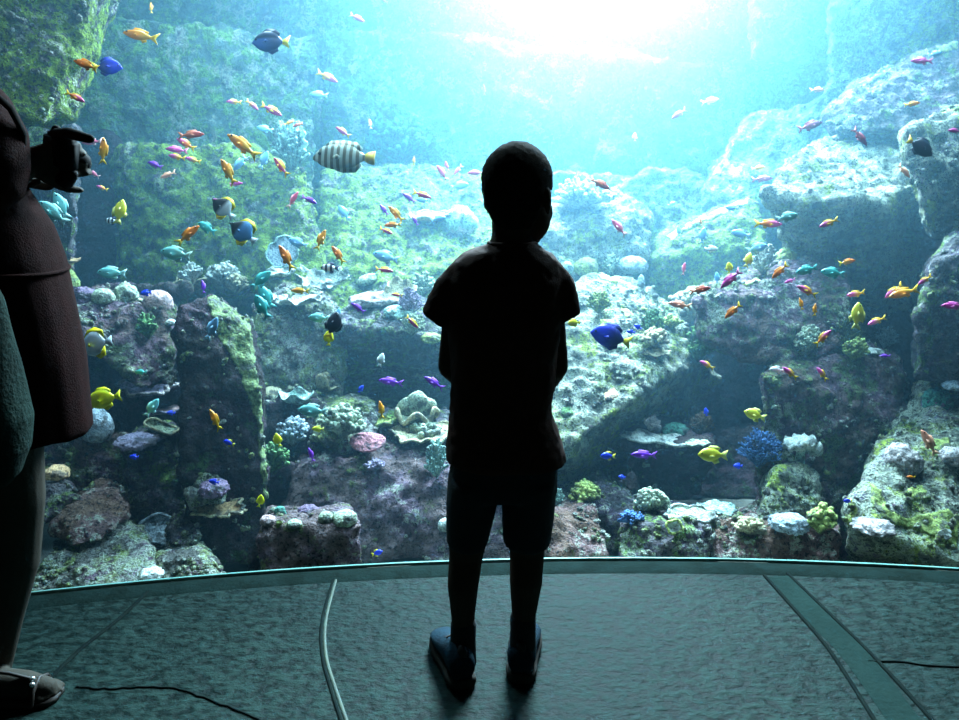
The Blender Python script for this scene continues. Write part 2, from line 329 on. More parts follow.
FM = floor_mat()
bm = bmesh.new(); nx = 60
fr = []; bk = []
for i in range(nx+1):
    x = -3.6+7.2*i/nx; fr.append(bm.verts.new((x, glass_y(x)-.012, 0))); bk.append(bm.verts.new((x, -3, 0)))
for i in range(nx): bm.faces.new((bk[i], bk[i+1], fr[i+1], fr[i]))
struct(link('floor', bm_mesh(bm), FM, smooth=False))
lipm = simple('sill_concrete', (.008, .019, .017), (.005, .012, .010), 14, .9, .003, 80, .03)
def strip(name, pts, w, z, h, mat):
    """flat bar laid on the floor along a path"""
    bm = bmesh.new(); P3 = [Vector(p) for p in pts]; rows = []
    for i, p in enumerate(P3):
        t = (P3[min(i+1, len(P3)-1)]-P3[max(i-1, 0)]).normalized(); n = Vector((-t.y, t.x, 0))
        ww = w[i] if isinstance(w, (list, tuple)) else w
        rows.append([bm.verts.new((p.x+n.x*s*ww/2, p.y+n.y*s*ww/2, zz)) for s, zz in ((-1, z), (-.8, z+h), (.8, z+h), (1, z))])
    for a, b in zip(rows, rows[1:]):
        for k in range(3): bm.faces.new((a[k], a[k+1], b[k+1], b[k]))
    return link(name, bm_mesh(bm), mat)
def spline(ps, n=8):
    out = []; ps = [Vector(p) for p in ps]
    for i in range(len(ps)-1):
        a = ps[max(i-1, 0)]; b = ps[i]; c = ps[i+1]; d = ps[min(i+2, len(ps)-1)]
        for k in range(n):
            t = k/n; out.append(.5*((2*b)+(c-a)*t+(2*a-5*b+4*c-d)*t*t+(3*b-a-3*c+d)*t**3))
    out.append(ps[-1]); return out
xs = [-3.6+7.2*i/60 for i in range(61)]
struct(strip('trim_1', [(x, glass_y(x)-.045, 0) for x in xs], .075, .0, .002, lipm))
edge = simple('pale_sealant', (.2, .45, .4), (.15, .38, .33), 10, .35)
struct(strip('trim_2', [(x, glass_y(x)-.002, 0) for x in xs], .009, .0, .008, edge))
jm_p = simple('pale_joint', (.05, .075, .045), (.03, .05, .035), 20, .7); jm_d = simple('dark_joint', (.005, .01, .01), (.008, .014, .012), 20, .9, spec=.03)
struct(strip('trim_3', spline([FP(336, 580), FP(326, 620), FP(326, 655), FP(336, 690), FP(350, 730)]), .008, .001, .0014, jm_p))
struct(strip('trim_4', spline([FP(333, 580), FP(322, 620), FP(322, 655), FP(331, 690), FP(344, 730)]), .007, .001, .002, jm_d))
struct(strip('trim_5', spline([FP(148, 592), FP(118, 620), FP(80, 650), FP(45, 684)]), .012, .001, .002, jm_d))
struct(strip('trim_6', spline([FP(778, 577), FP(815, 615), FP(855, 655), FP(905, 722)]), .075, .001, .002, simple('channel_concrete', (.013, .030, .026), (.010, .024, .021), 9, .9, .003, 60, .03)))
struct(strip('trim_7', spline([FP(764, 576), FP(797, 613), FP(830, 652), FP(875, 722)]), .009, .001, .0045, jm_d))
struct(strip('trim_8', spline([FP(787, 574), FP(830, 615), FP(874, 658), FP(935, 724)]), .009, .001, .0045, jm_d))
struct(strip('trim_9', spline([FP(868, 662), FP(900, 662), FP(930, 666), FP(985, 668)]), .005, .001, .002, jm_d))
random.seed(3)
struct(strip('trim_10', [p+Vector((0, random.uniform(-.003, .003), 0)) for p in spline([FP(76, 687), FP(110, 689), FP(168, 688), FP(215, 702), FP(262, 722)])], .0045, .001, .002, jm_d))
# acrylic window
m, nt, b, out = mat_new('acrylic_pane'); nt.nodes.remove(b)
tr = N(nt, 'ShaderNodeBsdfTransparent'); tr.inputs[0].default_value = (.97, .985, .98, 1)
gl = N(nt, 'ShaderNodeBsdfGlossy'); gl.inputs['Roughness'].default_value = .01
ly = N(nt, 'ShaderNodeFresnel'); ly.inputs[0].default_value = 1.18
mx = N(nt, 'ShaderNodeMixShader'); nt.links.new(ly.outputs[0], mx.inputs[0]); nt.links.new(tr.outputs[0], mx.inputs[1]); nt.links.new(gl.outputs[0], mx.inputs[2]); nt.links.new(mx.outputs[0], out.inputs[0])
bm = bmesh.new(); a = []
for x in xs: a.append((bm.verts.new((x, glass_y(x)+.004, -.02)), bm.verts.new((x, glass_y(x)+.004, 2.6))))
for p, q in zip(a, a[1:]): bm.faces.new((p[0], q[0], q[1], p[1]))
struct(link('window_1', bm_mesh(bm), m))
# water: a homogeneous body between the pane and the back wall
wm = bpy.data.materials.new('sea_water'); wm.use_nodes = True; nt = wm.node_tree; nt.nodes.clear(); out = N(nt, 'ShaderNodeOutputMaterial')
vs = N(nt, 'ShaderNodeVolumeScatter'); vs.inputs['Color'].default_value = (.32, .72, 1, 1); vs.inputs['Density'].default_value = WATER_D; vs.inputs['Anisotropy'].default_value = ANISO
va = N(nt, 'ShaderNodeVolumeAbsorption'); va.inputs['Color'].default_value = (.06, .62, 1, 1); va.inputs['Density'].default_value = WATER_A
ad = N(nt, 'ShaderNodeAddShader'); nt.links.new(vs.outputs[0], ad.inputs[0]); nt.links.new(va.outputs[0], ad.inputs[1]); nt.links.new(ad.outputs[0], out.inputs['Volume'])
bm = bmesh.new(); rows = []
for x in [-4.2+8.4*i/60 for i in range(61)]:
    y0 = glass_y(x)+.02; rows.append([bm.verts.new(p) for p in ((x, y0, -.45), (x, 6.2, -.45), (x, 6.2, 3.05), (x, y0, 3.05))])
for p, q in zip(rows, rows[1:]):
    for k in range(4): bm.faces.new((p[k], p[(k+1) % 4], q[(k+1) % 4], q[k]))
bm.faces.new(rows[0][::-1]); bm.faces.new(rows[-1])
w = link('water', bm_mesh(bm), wm, smooth=False); tag(w, 'clear blue-green water filling the whole aquarium', 'water', kind='stuff')
# the dark viewing room
dk = simple('dark_wall_paint', (.03, .03, .032), (.025, .025, .027), 4, .8)
def slab(name, c, s):
    bm = bmesh.new(); box(bm, c, s); struct(link(name, bm_mesh(bm), dk, smooth=False))
slab('ceiling', (0, -.6, 3.25), (7.6, 5.0, .1)); slab('wall_back', (0, -3.05, 1.6), (7.6, .1, 3.2))
slab('wall_left', (-3.65, -1.05, 1.6), (.1, 3.9, 3.2)); slab('wall_right', (3.65, -1.05, 1.6), (.1, 3.9, 3.2))
bm = bmesh.new(); rows = []
for x in xs:
    y0 = glass_y(x)-.015; rows.append([bm.verts.new(p) for p in ((x, y0, 2.55), (x, y0, 3.2), (x, y0-.1, 3.2), (x, y0-.1, 2.55))])
for p, q in zip(rows, rows[1:]):
    for k in range(4): bm.faces.new((p[k], p[(k+1) % 4], q[(k+1) % 4], q[k]))
bm.faces.new(rows[0][::-1]); bm.faces.new(rows[-1]); struct(link('wall_front', bm_mesh(bm), dk, smooth=False))
# ------------------------------------------------------------------ corals
random.seed(11)
CM = {}
def cm(key):
    if key == 'crust': return RM['crust']
    if key in CM: return CM[key]
    T = dict(white=((.85, .9, .82), (.5, .58, .52)), cyan=((.52, .78, .68), (.25, .42, .38)), mint=((.52, .62, .44), (.26, .3, .22)), cream=((.75, .68, .42), (.42, .38, .24)),
     tan=((.85, .55, .28), (.6, .38, .2)), pink=((.85, .34, .38), (.6, .24, .3)), yellowgreen=((.62, .72, .22), (.35, .45, .12)), olive=((.10, .13, .03), (.04, .06, .015)),
     grey=((.58, .52, .5), (.3, .27, .27)), lav=((.5, .42, .58), (.28, .22, .34)), blue=((.12, .28, .6), (.05, .12, .3)), purple=((.24, .16, .26), (.1, .07, .12)),
     brown=((.2, .14, .09), (.09, .06, .04)), green=((.14, .3, .1), (.06, .14, .06)), teal=((.1, .34, .26), (.04, .14, .12)), moss=((.34, .42, .12), (.2, .27, .08)), pinkgrey=((.62, .42, .4), (.45, .3, .3)),
     paleblue=((.55, .66, .74), (.28, .36, .42)), edge_light=((.2, .27, .1), (.09, .13, .06)), yellow=((.75, .72, .08), (.5, .5, .05)))
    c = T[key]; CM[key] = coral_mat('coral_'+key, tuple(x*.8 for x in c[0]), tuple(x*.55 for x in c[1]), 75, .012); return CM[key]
def place(px, py, lift=0.0, toward=.02):
    h = cast(px, py)
    if h is None:
        p = P(px, py, 2.6); return p, Vector((0, -1, .3)).normalized()
    p = h[0]-(h[0]-CAM).normalized()*toward
    return p, h[1]
def coral_obj(name, bm, matkey, px, py, toward, tilt=None, rotz=None, vox=None, sm=1):
    me = bm_mesh(bm)
    if vox:
        m2 = remesh(me, vox, sm); bpy.data.meshes.remove(me); me = m2
    o = link(name, me, cm(matkey)); o.location = place(px, py, 0, toward)[0]
    e = tilt or (0, 0, 0); o.rotation_euler = (e[0], e[1], rotz if rotz is not None else e[2]); return o
def dome(name, label, px, py, w, h, mk, lump=.25, freq=18, tilt=None, sub=4, depth=None, fuzzy=0, under=None, cat='coral', group=None):
    loc, nr = place(px, py, 0, 0); W = PX(w, loc)/2*.93; H = PX(h, loc)/2*.95; D = (depth or 1)*W
    off = Vector((random.random()*30,)*3)
    bm = bmesh.new(); bmesh.ops.create_icosphere(bm, subdivisions=sub, radius=1)
    for v in bm.verts:
        n = v.co.copy(); q = Vector((n.x*W, n.y*D, n.z*H))*1.0
        s = noise.voronoi((q+off)*freq*2)[0][0]
        k = 1+lump*(.45-s)+lump*.6*noise.noise((q+off)*freq*.6)+lump*.5*(.4-noise.voronoi((q+off)*freq*5)[0][0])+min(.1, .004/W)*noise.noise((q+off)*110)*(0 if under == 'smooth' else 1)
        if fuzzy: k += fuzzy*noise.noise((q+off)*150)+fuzzy*.5*random.uniform(-1, 1)
        if n.z < -.3: k *= 1-.35*(-.3-n.z)
        v.co = q*k
    o = link(name, bm_mesh(bm), cm(mk)); o.location = loc-(loc-CAM).normalized()*D*.25
    if tilt: o.rotation_euler = tilt
    if under: # darker bare foot under the living cap
        b2 = bmesh.new(); bmesh.ops.create_icosphere(b2, subdivisions=3, radius=1)
        for v in b2.verts:
            v.co = Vector((v.co.x*W*.93, v.co.y*D*.93, v.co.z*H*.9-H*.3)) * (1+.12*noise.noise(v.co*3+off))
        u = link('coral_foot', bm_mesh(b2), cm(under), o)
    return tag(o, label, cat, group)
def branch(name, label, px, py, w, h, mk, n=22, knob=1.0, spread=1.0, thick=1.0, flat=.8, group=None, up=(0, -.15, 1)):
    """bushy coral: px, py is its middle"""
    loc, nr = place(px, py+h*.4, 0, 0); W = PX(w, loc)/2; H = PX(h, loc); bm = bmesh.new()
    for i in range(n):
        a = random.uniform(0, 2*math.pi); rr = math.sqrt(random.random()); hh = H*math.sqrt(1-.92*rr*rr)*random.uniform(.8, 1.02)
        tip = Vector((math.cos(a)*rr*W*spread, math.sin(a)*rr*W*flat, hh)); mid = Vector((tip.x*.45, tip.y*.45, hh*.5))+Vector((random.uniform(-1, 1), random.uniform(-1, 1), 0))*W*.1
        r = W*.13*thick
        tube(bm, [(0, 0, -H*.05), mid, tip], [r, r*.8, r*.95*knob], 7)
        for k in range(3):
            t = mid.lerp(tip, random.uniform(.2, .9)); d = Vector((random.uniform(-1, 1), random.uniform(-1, 1), random.uniform(0, 1))).normalized()*W*.26
            tube(bm, [t, t+d*.6, t+d], [r*.7, r*.65, r*.75*knob], 6)
    o = link(name, bm_mesh(bm), cm(mk)); o.location = loc+Vector((0, -W*.3, 0))
    return tag(o, label, 'coral', group)
def plate(name, label, px, py, w, h, mk, ruffle=.12, nr=7, tilt=(0, 0, 0), depth=.8, cup=.15, th=.006, jag=0.0, cat='coral', group=None, stalk=True, rim=None):
    """thin growing plate with a wavy rim on a short stalk; h = apparent height of its rise"""
    loc, n_ = place(px, py, 0, 0); W = PX(w, loc)/2; D = W*depth; H = PX(h, loc); ph = random.uniform(0, 6)
    bm = bmesh.new(); NA, NR = 72, 10; top = []; bot = []
    off = Vector((random.random()*30,)*3)
    for lvl, lst in ((0, top), (1, bot)):
        for j in range(NR+1):
            r = j/NR; row = []
            for i in range(NA):
                a = 2*math.pi*i/NA
                rr = r*(1+.10*math.sin(nr*.5*a+ph)*r+jag*noise.noise(Vector((math.cos(a)*4, math.sin(a)*4, ph)))*r)
                z = cup*H*2*r*r+ruffle*W*math.sin(nr*a+ph)*r**3+.05*W*noise.noise(Vector((math.cos(a)*r*3, math.sin(a)*r*3, 0))+off)
                p = Vector((math.cos(a)*rr*W, math.sin(a)*rr*D, z))
                if lvl: p = p*(.97 if j == NR else 1)-Vector((0, 0, th*(1+1.5*(1-r))))
                row.append(bm.verts.new(p))
            lst.append(row)
    for rows, flip in ((top, 0), (bot, 1)):
        for a, b in zip(rows, rows[1:]):
            for i in range(NA):
                f = (a[i], b[i], b[(i+1) % NA], a[(i+1) % NA]); bm.faces.new(f if not flip else f[::-1])
    for i in range(NA): bm.faces.new((top[-1][i], bot[-1][i], bot[-1][(i+1) % NA], top[-1][(i+1) % NA]))
    bmesh.ops.remove_doubles(bm, verts=bm.verts, dist=1e-5)
    o = link(name, bm_mesh(bm), cm(mk)); o.location = loc-(loc-CAM).normalized()*D*(.55 if tilt[0] < .9 else 1.25); o.rotation_euler = (tilt[0]*(.45 if tilt[0] < .7 else 1), tilt[1], tilt[2])
    if stalk:
        b2 = bmesh.new(); tube(b2, [(0, D*.15, -th-W*.22), (0, D*.4, -W*.38), (0, D*.8, -W*.55)], [W*.2, W*.16, W*.2], 12); link('stalk', bm_mesh(b2), cm('brown'), o)
    if rim:
        b3 = bmesh.new(); pts = [v for v in range(NA)]
        ring = []
        for i in range(NA+1):
            a = 2*math.pi*(i % NA)/NA; rr = 1+.10*math.sin(nr*.5*a+ph)+jag*noise.noise(Vector((math.cos(a)*4, math.sin(a)*4, ph)))
            z = cup*H*2+ruffle*W*math.sin(nr*a+ph)+.05*W*noise.noise(Vector((math.cos(a)*3, math.sin(a)*3, 0))+off)
            ring.append(Vector((math.cos(a)*rr*W, math.sin(a)*rr*D, z)))
        tube(b3, ring, th*.9, 6); link('rim', bm_mesh(b3), cm(rim), o)
    return tag(o, label, cat, group)
def patch(name, label, poly, mk, th=.006, cat='sponge', amp=.004, step=None, group=None):
    """encrusting sheet that follows the rock: sampled on the rock inside an outline"""
    xs_ = [p[0] for p in poly]; ys_ = [p[1] for p in poly]
    def inside(x, y):
        c = False; j = len(poly)-1
        for i in range(len(poly)):
            if (poly[i][1] > y) != (poly[j][1] > y) and x < (poly[j][0]-poly[i][0])*(y-poly[i][1])/(poly[j][1]-poly[i][1])+poly[i][0]: c = not c
            j = i
        return c
    step = step or 1.5; nxp = int((max(xs_)-min(xs_))/step)+2; nyp = int((max(ys_)-min(ys_))/step)+2
    hit = {}; y0d = None
    for i in range(nxp):
        for k in range(nyp):
            x = min(xs_)+i*step; y = min(ys_)+k*step
            jx = 2.2*noise.noise(Vector((x*.13, y*.13, 1))); jy = 2.2*noise.noise(Vector((x*.13, y*.13, 7)))
            if inside(x+jx, y+jy):
                h = cast(x, y)
                if h: hit[(i, k)] = (h[0], h[1])
    if not hit: return None
    med = sorted(p[0].y for p in hit.values())[len(hit)//2]
    hit = {k: v for k, v in hit.items() if abs(v[0].y-med) < .5}
    c = sum((p[0] for p in hit.values()), Vector())/len(hit)
    bm = bmesh.new(); V = {}; B = {}
    for k, (p, n) in hit.items():
        nb = sum(((k[0]+a, k[1]+b) in hit) for a, b in ((1, 0), (-1, 0), (0, 1), (0, -1)))
        t = th+amp*noise.noise(p*60) if nb == 4 else th*.25
        V[k] = bm.verts.new(p+n*t-c); B[k] = bm.verts.new(p-n*.012-c)
    fs = set()
    for (i, k) in hit:
        q = [(i, k), (i+1, k), (i+1, k+1), (i, k+1)]
        if all(x in hit for x in q):
            pq = [hit[x][0] for x in q]
            if max((a-b).length for a in pq for b in pq) < .12:
                fs.add((i, k)); bm.faces.new([V[x] for x in q]); bm.faces.new([B[x] for x in q][::-1])
    for (i, k) in fs:
        for (di, dk), (u, v) in (((-1, 0), ((0, 0), (0, 1))), ((1, 0), ((1, 1), (1, 0))), ((0, -1), ((1, 0), (0, 0))), ((0, 1), ((0, 1), (1, 1)))):
            if (i+di, k+dk) not in fs:
                a = (i+u[0], k+u[1]); b2 = (i+v[0], k+v[1])
                try: bm.faces.new((V[a], V[b2], B[b2], B[a]))
                except ValueError: pass
    bmesh.ops.delete(bm, geom=[v for v in bm.verts if not v.link_faces], context='VERTS')
    o = link(name, bm_mesh(bm), cm(mk)); o.location = c
    return tag(o, label, cat, group)
# hazy background bushes and mounds
branch('coral_bush', 'large hazy blue-green coral bush, rounded, right of the striped fish', 400, 143, 66, 46, 'teal', 90, 1.3, 1, .6)
branch('coral_bush', 'hazy pale coral bush above and left of the striped fish\'s nose', 294, 148, 38, 50, 'cyan', 60, 1.3, 1, .6)
branch('coral_bush', 'wide pale hazy coral bush on the boulder right of the boy\'s ear', 582, 196, 62, 24, 'white', 80, 1.3, 1, .5)
dome('leather_coral', 'furry pale turquoise dome coral just left of the boy\'s neck', 460, 222, 37, 36, 'cyan', .22, 14, fuzzy=.035, under='grey')
plate('plate_coral', 'flat tan ring-shaped coral left of the furry turquoise dome', 430, 218, 40, 8, 'tan', .08, 5, (.45, 0, 0), .7, .2, .008, rim='cream')
dome('brain_coral', 'round coral mound with yellow-green top right of the boy\'s shoulder', 586, 270, 29, 29, 'moss', .15, 10, under='brown')
dome('brain_coral', 'pale blue-white dome coral right of the small bushy coral, over the slab\'s top edge', 632, 266, 34, 22, 'paleblue', .12, 8)
dome('tube_sponge', 'narrow pale sponge drooping under the pale blue-white dome', 641, 285, 8, 22, 'paleblue', .1, 8, cat='sponge')
branch('branching_coral', 'small pale green bushy coral between two domes right of the boy\'s shoulder', 610, 265, 22, 20, 'mint', 20)
dome('brain_coral', 'small pale dome partly behind the boy\'s right shoulder', 567, 269, 14, 16, 'cyan', .12, 9)
# left centre
o = plate('leather_coral', 'cream folded leather coral on top of its ledge left of the boy', 416, 417, 42, 14, 'mint', .28, 5, (.35, 0, 0), .6, .15, .012, rim='cream')
for i, (dx, dz, s) in enumerate(((-.035, .035, .042), (.008, .05, .052), (.05, .03, .042))):
    b2 = bmesh.new(); bmesh.ops.create_icosphere(b2, subdivisions=3, radius=1)
    for v in b2.verts: v.co = Vector((v.co.x*s, v.co.y*s*.6, v.co.z*s*1.15))*(1+.12*noise.noise(v.co*2+Vector((i, 0, 0))))
    l = link('lobe', bm_mesh(b2), cm('mint'), o); l.location = (dx, .02, dz)
plate('plate_coral', 'wide scalloped cream plate coral under the folded leather coral', 424, 433, 62, 8, 'cream', .06, 11, (.3, 0, 0), .7, .1, .006, .15, rim='cream')
branch('branching_coral', 'short cream knobs growing on the middle of the scalloped plate', 424, 428, 36, 10, 'mint', 26, 1.4, 1, 1.2)
plate('plate_coral', 'smooth pink plate coral, curved like a saddle', 367, 441, 36, 5, 'pink', .09, 2, (.75, 0, 0), .6, .05, .009)
branch('branching_coral', 'knobbly grey-green coral on the mound behind the pink plate', 344, 420, 44, 30, 'mint', 60, 1.5, 1, .8)
plate('plate_coral', 'small yellow-green cup coral above the pink plate', 379, 424, 30, 7, 'yellowgreen', .1, 5, (.4, 0, 0), .6, .3, .006, rim='moss')
dome('brain_coral', 'cream cap-shaped coral at the edge of the left pillar', 271, 394, 26, 15, 'cream', .15, 12, under='brown')
plate('plate_coral', 'pale green folded coral above the teal fish', 297, 400, 32, 12, 'cyan', .2, 4, (.3, 0, 0), .7, .3, .009)
plate('plate_coral', 'curved cream crest coral above the teal fish, right of the folded one', 321, 388, 24, 20, 'cream', .3, 3, (.3, .8, .2), .6, .3, .009)
branch('branching_coral', 'pale blue-green coral clump below the teal fish', 296, 432, 36, 26, 'paleblue', 40, 1.4, 1, .8)
branch('branching_coral', 'dark green and purple clump at the foot of the left pillar\'s right edge', 275, 458, 36, 30, 'green', 40, 1.3, 1, .8)
dome('brain_coral', 'pale green ball coral in the row on the box-shaped block', 326, 519, 17, 17, 'mint', .08, 12)
dome('brain_coral', 'pale green lumpy coral at the right end of the box-shaped block', 345, 519, 27, 19, 'mint', .2, 16)
dome('brain_coral', 'low pale coral near the left end of the box-shaped block', 294, 524, 17, 10, 'mint', .15, 14)
dome('brain_coral', 'blue-green knob at the left corner of the box-shaped block', 280, 513, 13, 16, 'teal', .2, 16)
dome('encrusting_coral', 'dark knobbly coral with a bright green spot in the middle of the box-shaped block', 309, 512, 26, 15, 'purple', .3, 20)
dome('encrusting_coral', 'pinkish crusty coral at the far left end of the box-shaped block', 268, 521, 18, 12, 'pinkgrey', .3, 20)
# left pillar and left bottom
plate('plate_coral', 'tan ragged plate coral sticking out of the left pillar', 219, 509, 52, 7, 'tan', .05, 5, (.55, .05, 0), .55, .15, .006, .35, rim='cream')
dome('encrusting_coral', 'dark blue-speckled knob above the tan ragged plate', 213, 489, 32, 20, 'purple', .3, 18)
plate('scalloped_coral', 'grey scalloped coral leaning on the rubble at the lower left', 160, 531, 40, 6, 'paleblue', .06, 6, (.74, .4, 0), .7, .25, .008, rim='paleblue')
dome('coral_chunk', 'white-blue coral chunk lying at the glass in the lower left', 153, 575, 26, 13, 'white', .35, 20)
dome('ball_sponge', 'round pale blue sponge right of the hem of the dress, under the yellow fish', 97, 428, 34, 44, 'paleblue', .06, 6, cat='sponge')
plate('plate_coral', 'flat purple-grey crusted plate right of the yellow fish', 145, 388, 56, 8, 'lav', .05, 5, (.45, 0, 0), .6, .1, .01, .2, rim='grey')
plate('plate_coral', 'thin brown plate coral just under the small cyan fish near the left pillar', 172, 409, 46, 6, 'pinkgrey', .08, 5, (.35, -.15, 0), .5, .15, .006, .15, rim='lav')
plate('plate_coral', 'small greenish cup-edged plate below the brown plate', 159, 431, 32, 10, 'mint', .08, 3, (.3, .4, 0), .6, .3, .006, rim='cream')
dome('encrusting_coral', 'crusty ledge coral in the dark above the lit rock stub', 138, 441, 44, 16, 'lav', .35, 18)
dome('encrusting_coral', 'tan and violet knob beside the woman\'s knee', 57, 474, 26, 18, 'tan', .3, 18)
dome('brain_coral', 'pale green dome coral on the purple ledge beside the dress', 103, 298, 25, 20, 'mint', .1, 12)
dome('encrusting_coral', 'lumpy grey-green coral right of the pale green dome on the purple ledge', 126, 296, 26, 26, 'mint', .35, 16)
dome('brain_coral', 'smooth pinkish-grey dome coral at the right end of the purple ledge', 158, 304, 32, 30, 'pinkgrey', .05, 8)
plate('plate_coral', 'small flat pale coral left of the pinkish-grey dome', 143, 301, 22, 3, 'cream', .05, 4, (.25, 0, 0), .6, .1, .006)
dome('tube_sponge', 'small white hooked coral under the pinkish-grey dome', 170, 323, 12, 8, 'white', .2, 10, cat='sponge')
branch('branching_coral', 'dark green branching coral hanging at the front of the purple ledge', 150, 326, 22, 24, 'green', 24)
dome('encrusting_coral', 'dark shaggy mound at the left end of the purple ledge', 82, 298, 26, 22, 'purple', .35, 16)
plate('plate_coral', 'flat tan coral left of the blue gap beside the dress', 66, 262, 28, 7, 'tan', .06, 4, (.35, 0, 0), .6, .2, .006)
dome('encrusting_coral', 'green mound under the flat tan coral beside the dress', 66, 282, 26, 34, 'moss', .3, 14)
plate('plate_coral', 'ragged tan plate on top of the left pillar', 197, 288, 38, 10, 'tan', .15, 5, (.3, -.1, 0), .6, .4, .006, .35, rim='cream')
branch('branching_coral', 'pale spiky coral behind the ragged tan plate on the left pillar', 194, 274, 26, 18, 'white', 30)
branch('branching_coral', 'white spiky coral right of the left pillar\'s top', 226, 275, 34, 22, 'white', 44, 1.2, 1, .9)
dome('brain_coral', 'pale green ball between the two white spiky corals', 220, 285, 16, 15, 'mint', .1, 12)
branch('branching_coral', 'creamy low coral cluster left of the three teal fish', 238, 284, 26, 16, 'cream', 30, 1.4)
patch('lit_edge_band', 'yellow-green band painting the lit right edge of the left pillar', [(206,298),(216,294),(250,320),(262,400),(270,500),(263,500),(255,420),(238,372),(214,330)], 'edge_light', th=.004, amp=.006, cat='edge_light')  # green light on the pillar's edge, put in as a coloured sheet
# white corals
plate('sea_fan', 'tall pale blue sheet coral behind the orange fish, leaning on the square block', 283, 252, 30, 10, 'paleblue', .05, 4, (1.25, .25, 0), 1.0, .05, .006, .12, rim='cyan')
for k, (x, y, w_, h_, t_, lb) in enumerate(((312, 280, 36, 12, (.8, .35, 0), 'jagged white coral sheet right of the orange fish, topmost of the white ones'), (300, 301, 44, 9, (.45, -.1, 0), 'bright white flat coral under the round orange fish'), (281, 273, 30, 8, (.6, 0, 0), 'white lumpy coral sheet left of the jagged one'), (332, 281, 34, 12, (.9, -.3, 0), 'pale spongy coral under the striped damselfish'), (275, 300, 28, 6, (.4, 0, 0), 'small white shelf coral left of the round orange fish'))):
    plate('sheet_coral', lb, x, y, w_, h_, 'white', .12, 5, t_, .6, .2, .008, .3)
dome('encrusting_coral', 'mossy green knob between the teal fish and the round orange fish', 279, 285, 20, 12, 'moss', .25, 16)
dome('tube_sponge', 'smooth pale green tube coral on the ledge above the cave', 369, 280, 26, 13, 'mint', .12, 10, tilt=(0, -.25, 0), cat='sponge')
dome('encrusting_coral', 'wide ruffled grey-white coral along the rim of the cave', 372, 300, 52, 17, 'grey', .35, 14)
dome('encrusting_coral', 'grey-green ruffled coral right of it on the rim of the cave', 400, 313, 36, 16, 'cyan', .35, 14)
plate('plate_coral', 'round tan bushy plate around the tiny yellow and red fish', 400, 293, 32, 10, 'cream', .12, 7, (.9, 0, 0), .9, .25, .006, .15)
branch('branching_coral', 'lavender finely branched bush near the boy\'s sleeve', 411, 303, 28, 28, 'lav', 60, 1.1, 1, .45)
branch('branching_coral', 'pale bush under the lavender bush, left of the sleeve', 413, 325, 26, 22, 'mint', 40, 1.2, 1, .5)
dome('encrusting_coral', 'small green-yellow coral below the cave rim at the sleeve', 431, 339, 26, 14, 'moss', .3, 16)
branch('branching_coral', 'white-green bushy corals beside the boy\'s upper sleeve', 424, 285, 26, 24, 'mint', 30)
branch('branching_coral', 'pale teal coral hugging the boy\'s hip on the left', 437, 458, 24, 40, 'cyan', 50, 1.3, 1, .8)
branch('branching_coral', 'purple and pale crust on the brown boulder near the boy\'s hip', 376, 464, 22, 10, 'lav', 26)
dome('brain_coral', 'white ball coral at the boy\'s left leg', 444, 526, 14, 17, 'white', .15, 12)
# slab and right side
branch('branching_coral', 'olive bushy coral in the upper left of the slanting slab', 598, 302, 24, 22, 'moss', 40, 1.3, 1, .8)
branch('branching_coral', 'green bushy coral on the right part of the slanting slab', 651, 324, 22, 26, 'green', 34, 1.3)
branch('branching_coral', 'pale knobbly coral below the green bush on the slanting slab', 653, 338, 28, 16, 'cream', 34, 1.5)
plate('plate_coral', 'small cream plate coral low on the slanting slab', 656, 353, 28, 5, 'cream', .08, 5, (.5, 0, 0), .6, .15, .006)
patch('encrusting_sponge', 'yellow streak near the top of the slanting slab', [(600,272),(618,276),(634,284),(612,284),(600,280)], 'yellowgreen')
patch('encrusting_sponge', 'leaning yellow-green patch in the upper middle of the slanting slab', [(618,304),(626,304),(632,316),(628,320),(620,312)], 'yellowgreen')
patch('encrusting_sponge', 'yellow-green patch right of the royal blue fish\'s back', [(600,318),(612,320),(622,330),(600,326)], 'yellowgreen')
patch('encrusting_sponge', 'small yellow-green patch at the right rim of the slanting slab', [(641,304),(648,308),(645,316),(640,310)], 'yellowgreen')
patch('encrusting_sponge', 'ochre patch low on the slanting slab', [(602,392),(616,386),(620,396),(606,404)], 'tan')
patch('encrusting_sponge', 'dark green patch by the boy\'s right side on the slanting slab', [(560,408),(572,406),(576,416),(562,420)], 'green')
branch('branching_coral', 'creamy yellow knobbly coral left of the rounded boulder', 690, 307, 48, 32, 'cream', 90, 1.6, 1, .8)
branch('branching_coral', 'small creamy coral at the left foot of the knobbly one', 671, 322, 18, 14, 'yellowgreen', 26, 1.5)
branch('branching_coral', 'dark green bushy coral down the right flank of the slanting slab', 697, 345, 30, 34, 'green', 60, 1.4, 1, .7)
branch('branching_coral', 'white stubby branching coral behind the red and magenta fish', 762, 260, 24, 32, 'white', 34, 1.2, 1, .8)
dome('brain_coral', 'brown and green grooved mound on the rounded boulder', 789, 257, 27, 22, 'moss', .3, 22)
patch('encrusting_sponge', 'yellow-green patch left of the orange fish on the rounded boulder', [(738,284),(756,276),(762,282),(748,288)], 'yellowgreen')
branch('coral_bush', 'round pale coral bush on the purple pillar', 805, 340, 27, 28, 'mint', 90, 1.6, 1, .6)
branch('coral_bush', 'dark olive feathery bush on the purple pillar', 843, 337, 32, 40, 'olive', 160, 1, 1, .4)
branch('branching_coral', 'yellow-green tufts under the dark olive bush', 853, 350, 26, 22, 'moss', 40, 1.3)
branch('coral_bush', 'small pale blue coral bush right of the dark olive bush', 883, 338, 23, 22, 'paleblue', 50, 1.3, 1, .6)
dome('tube_sponge', 'smooth pale lying coral below the small blue bush', 872, 351, 24, 6, 'white', .08, 8, cat='sponge')
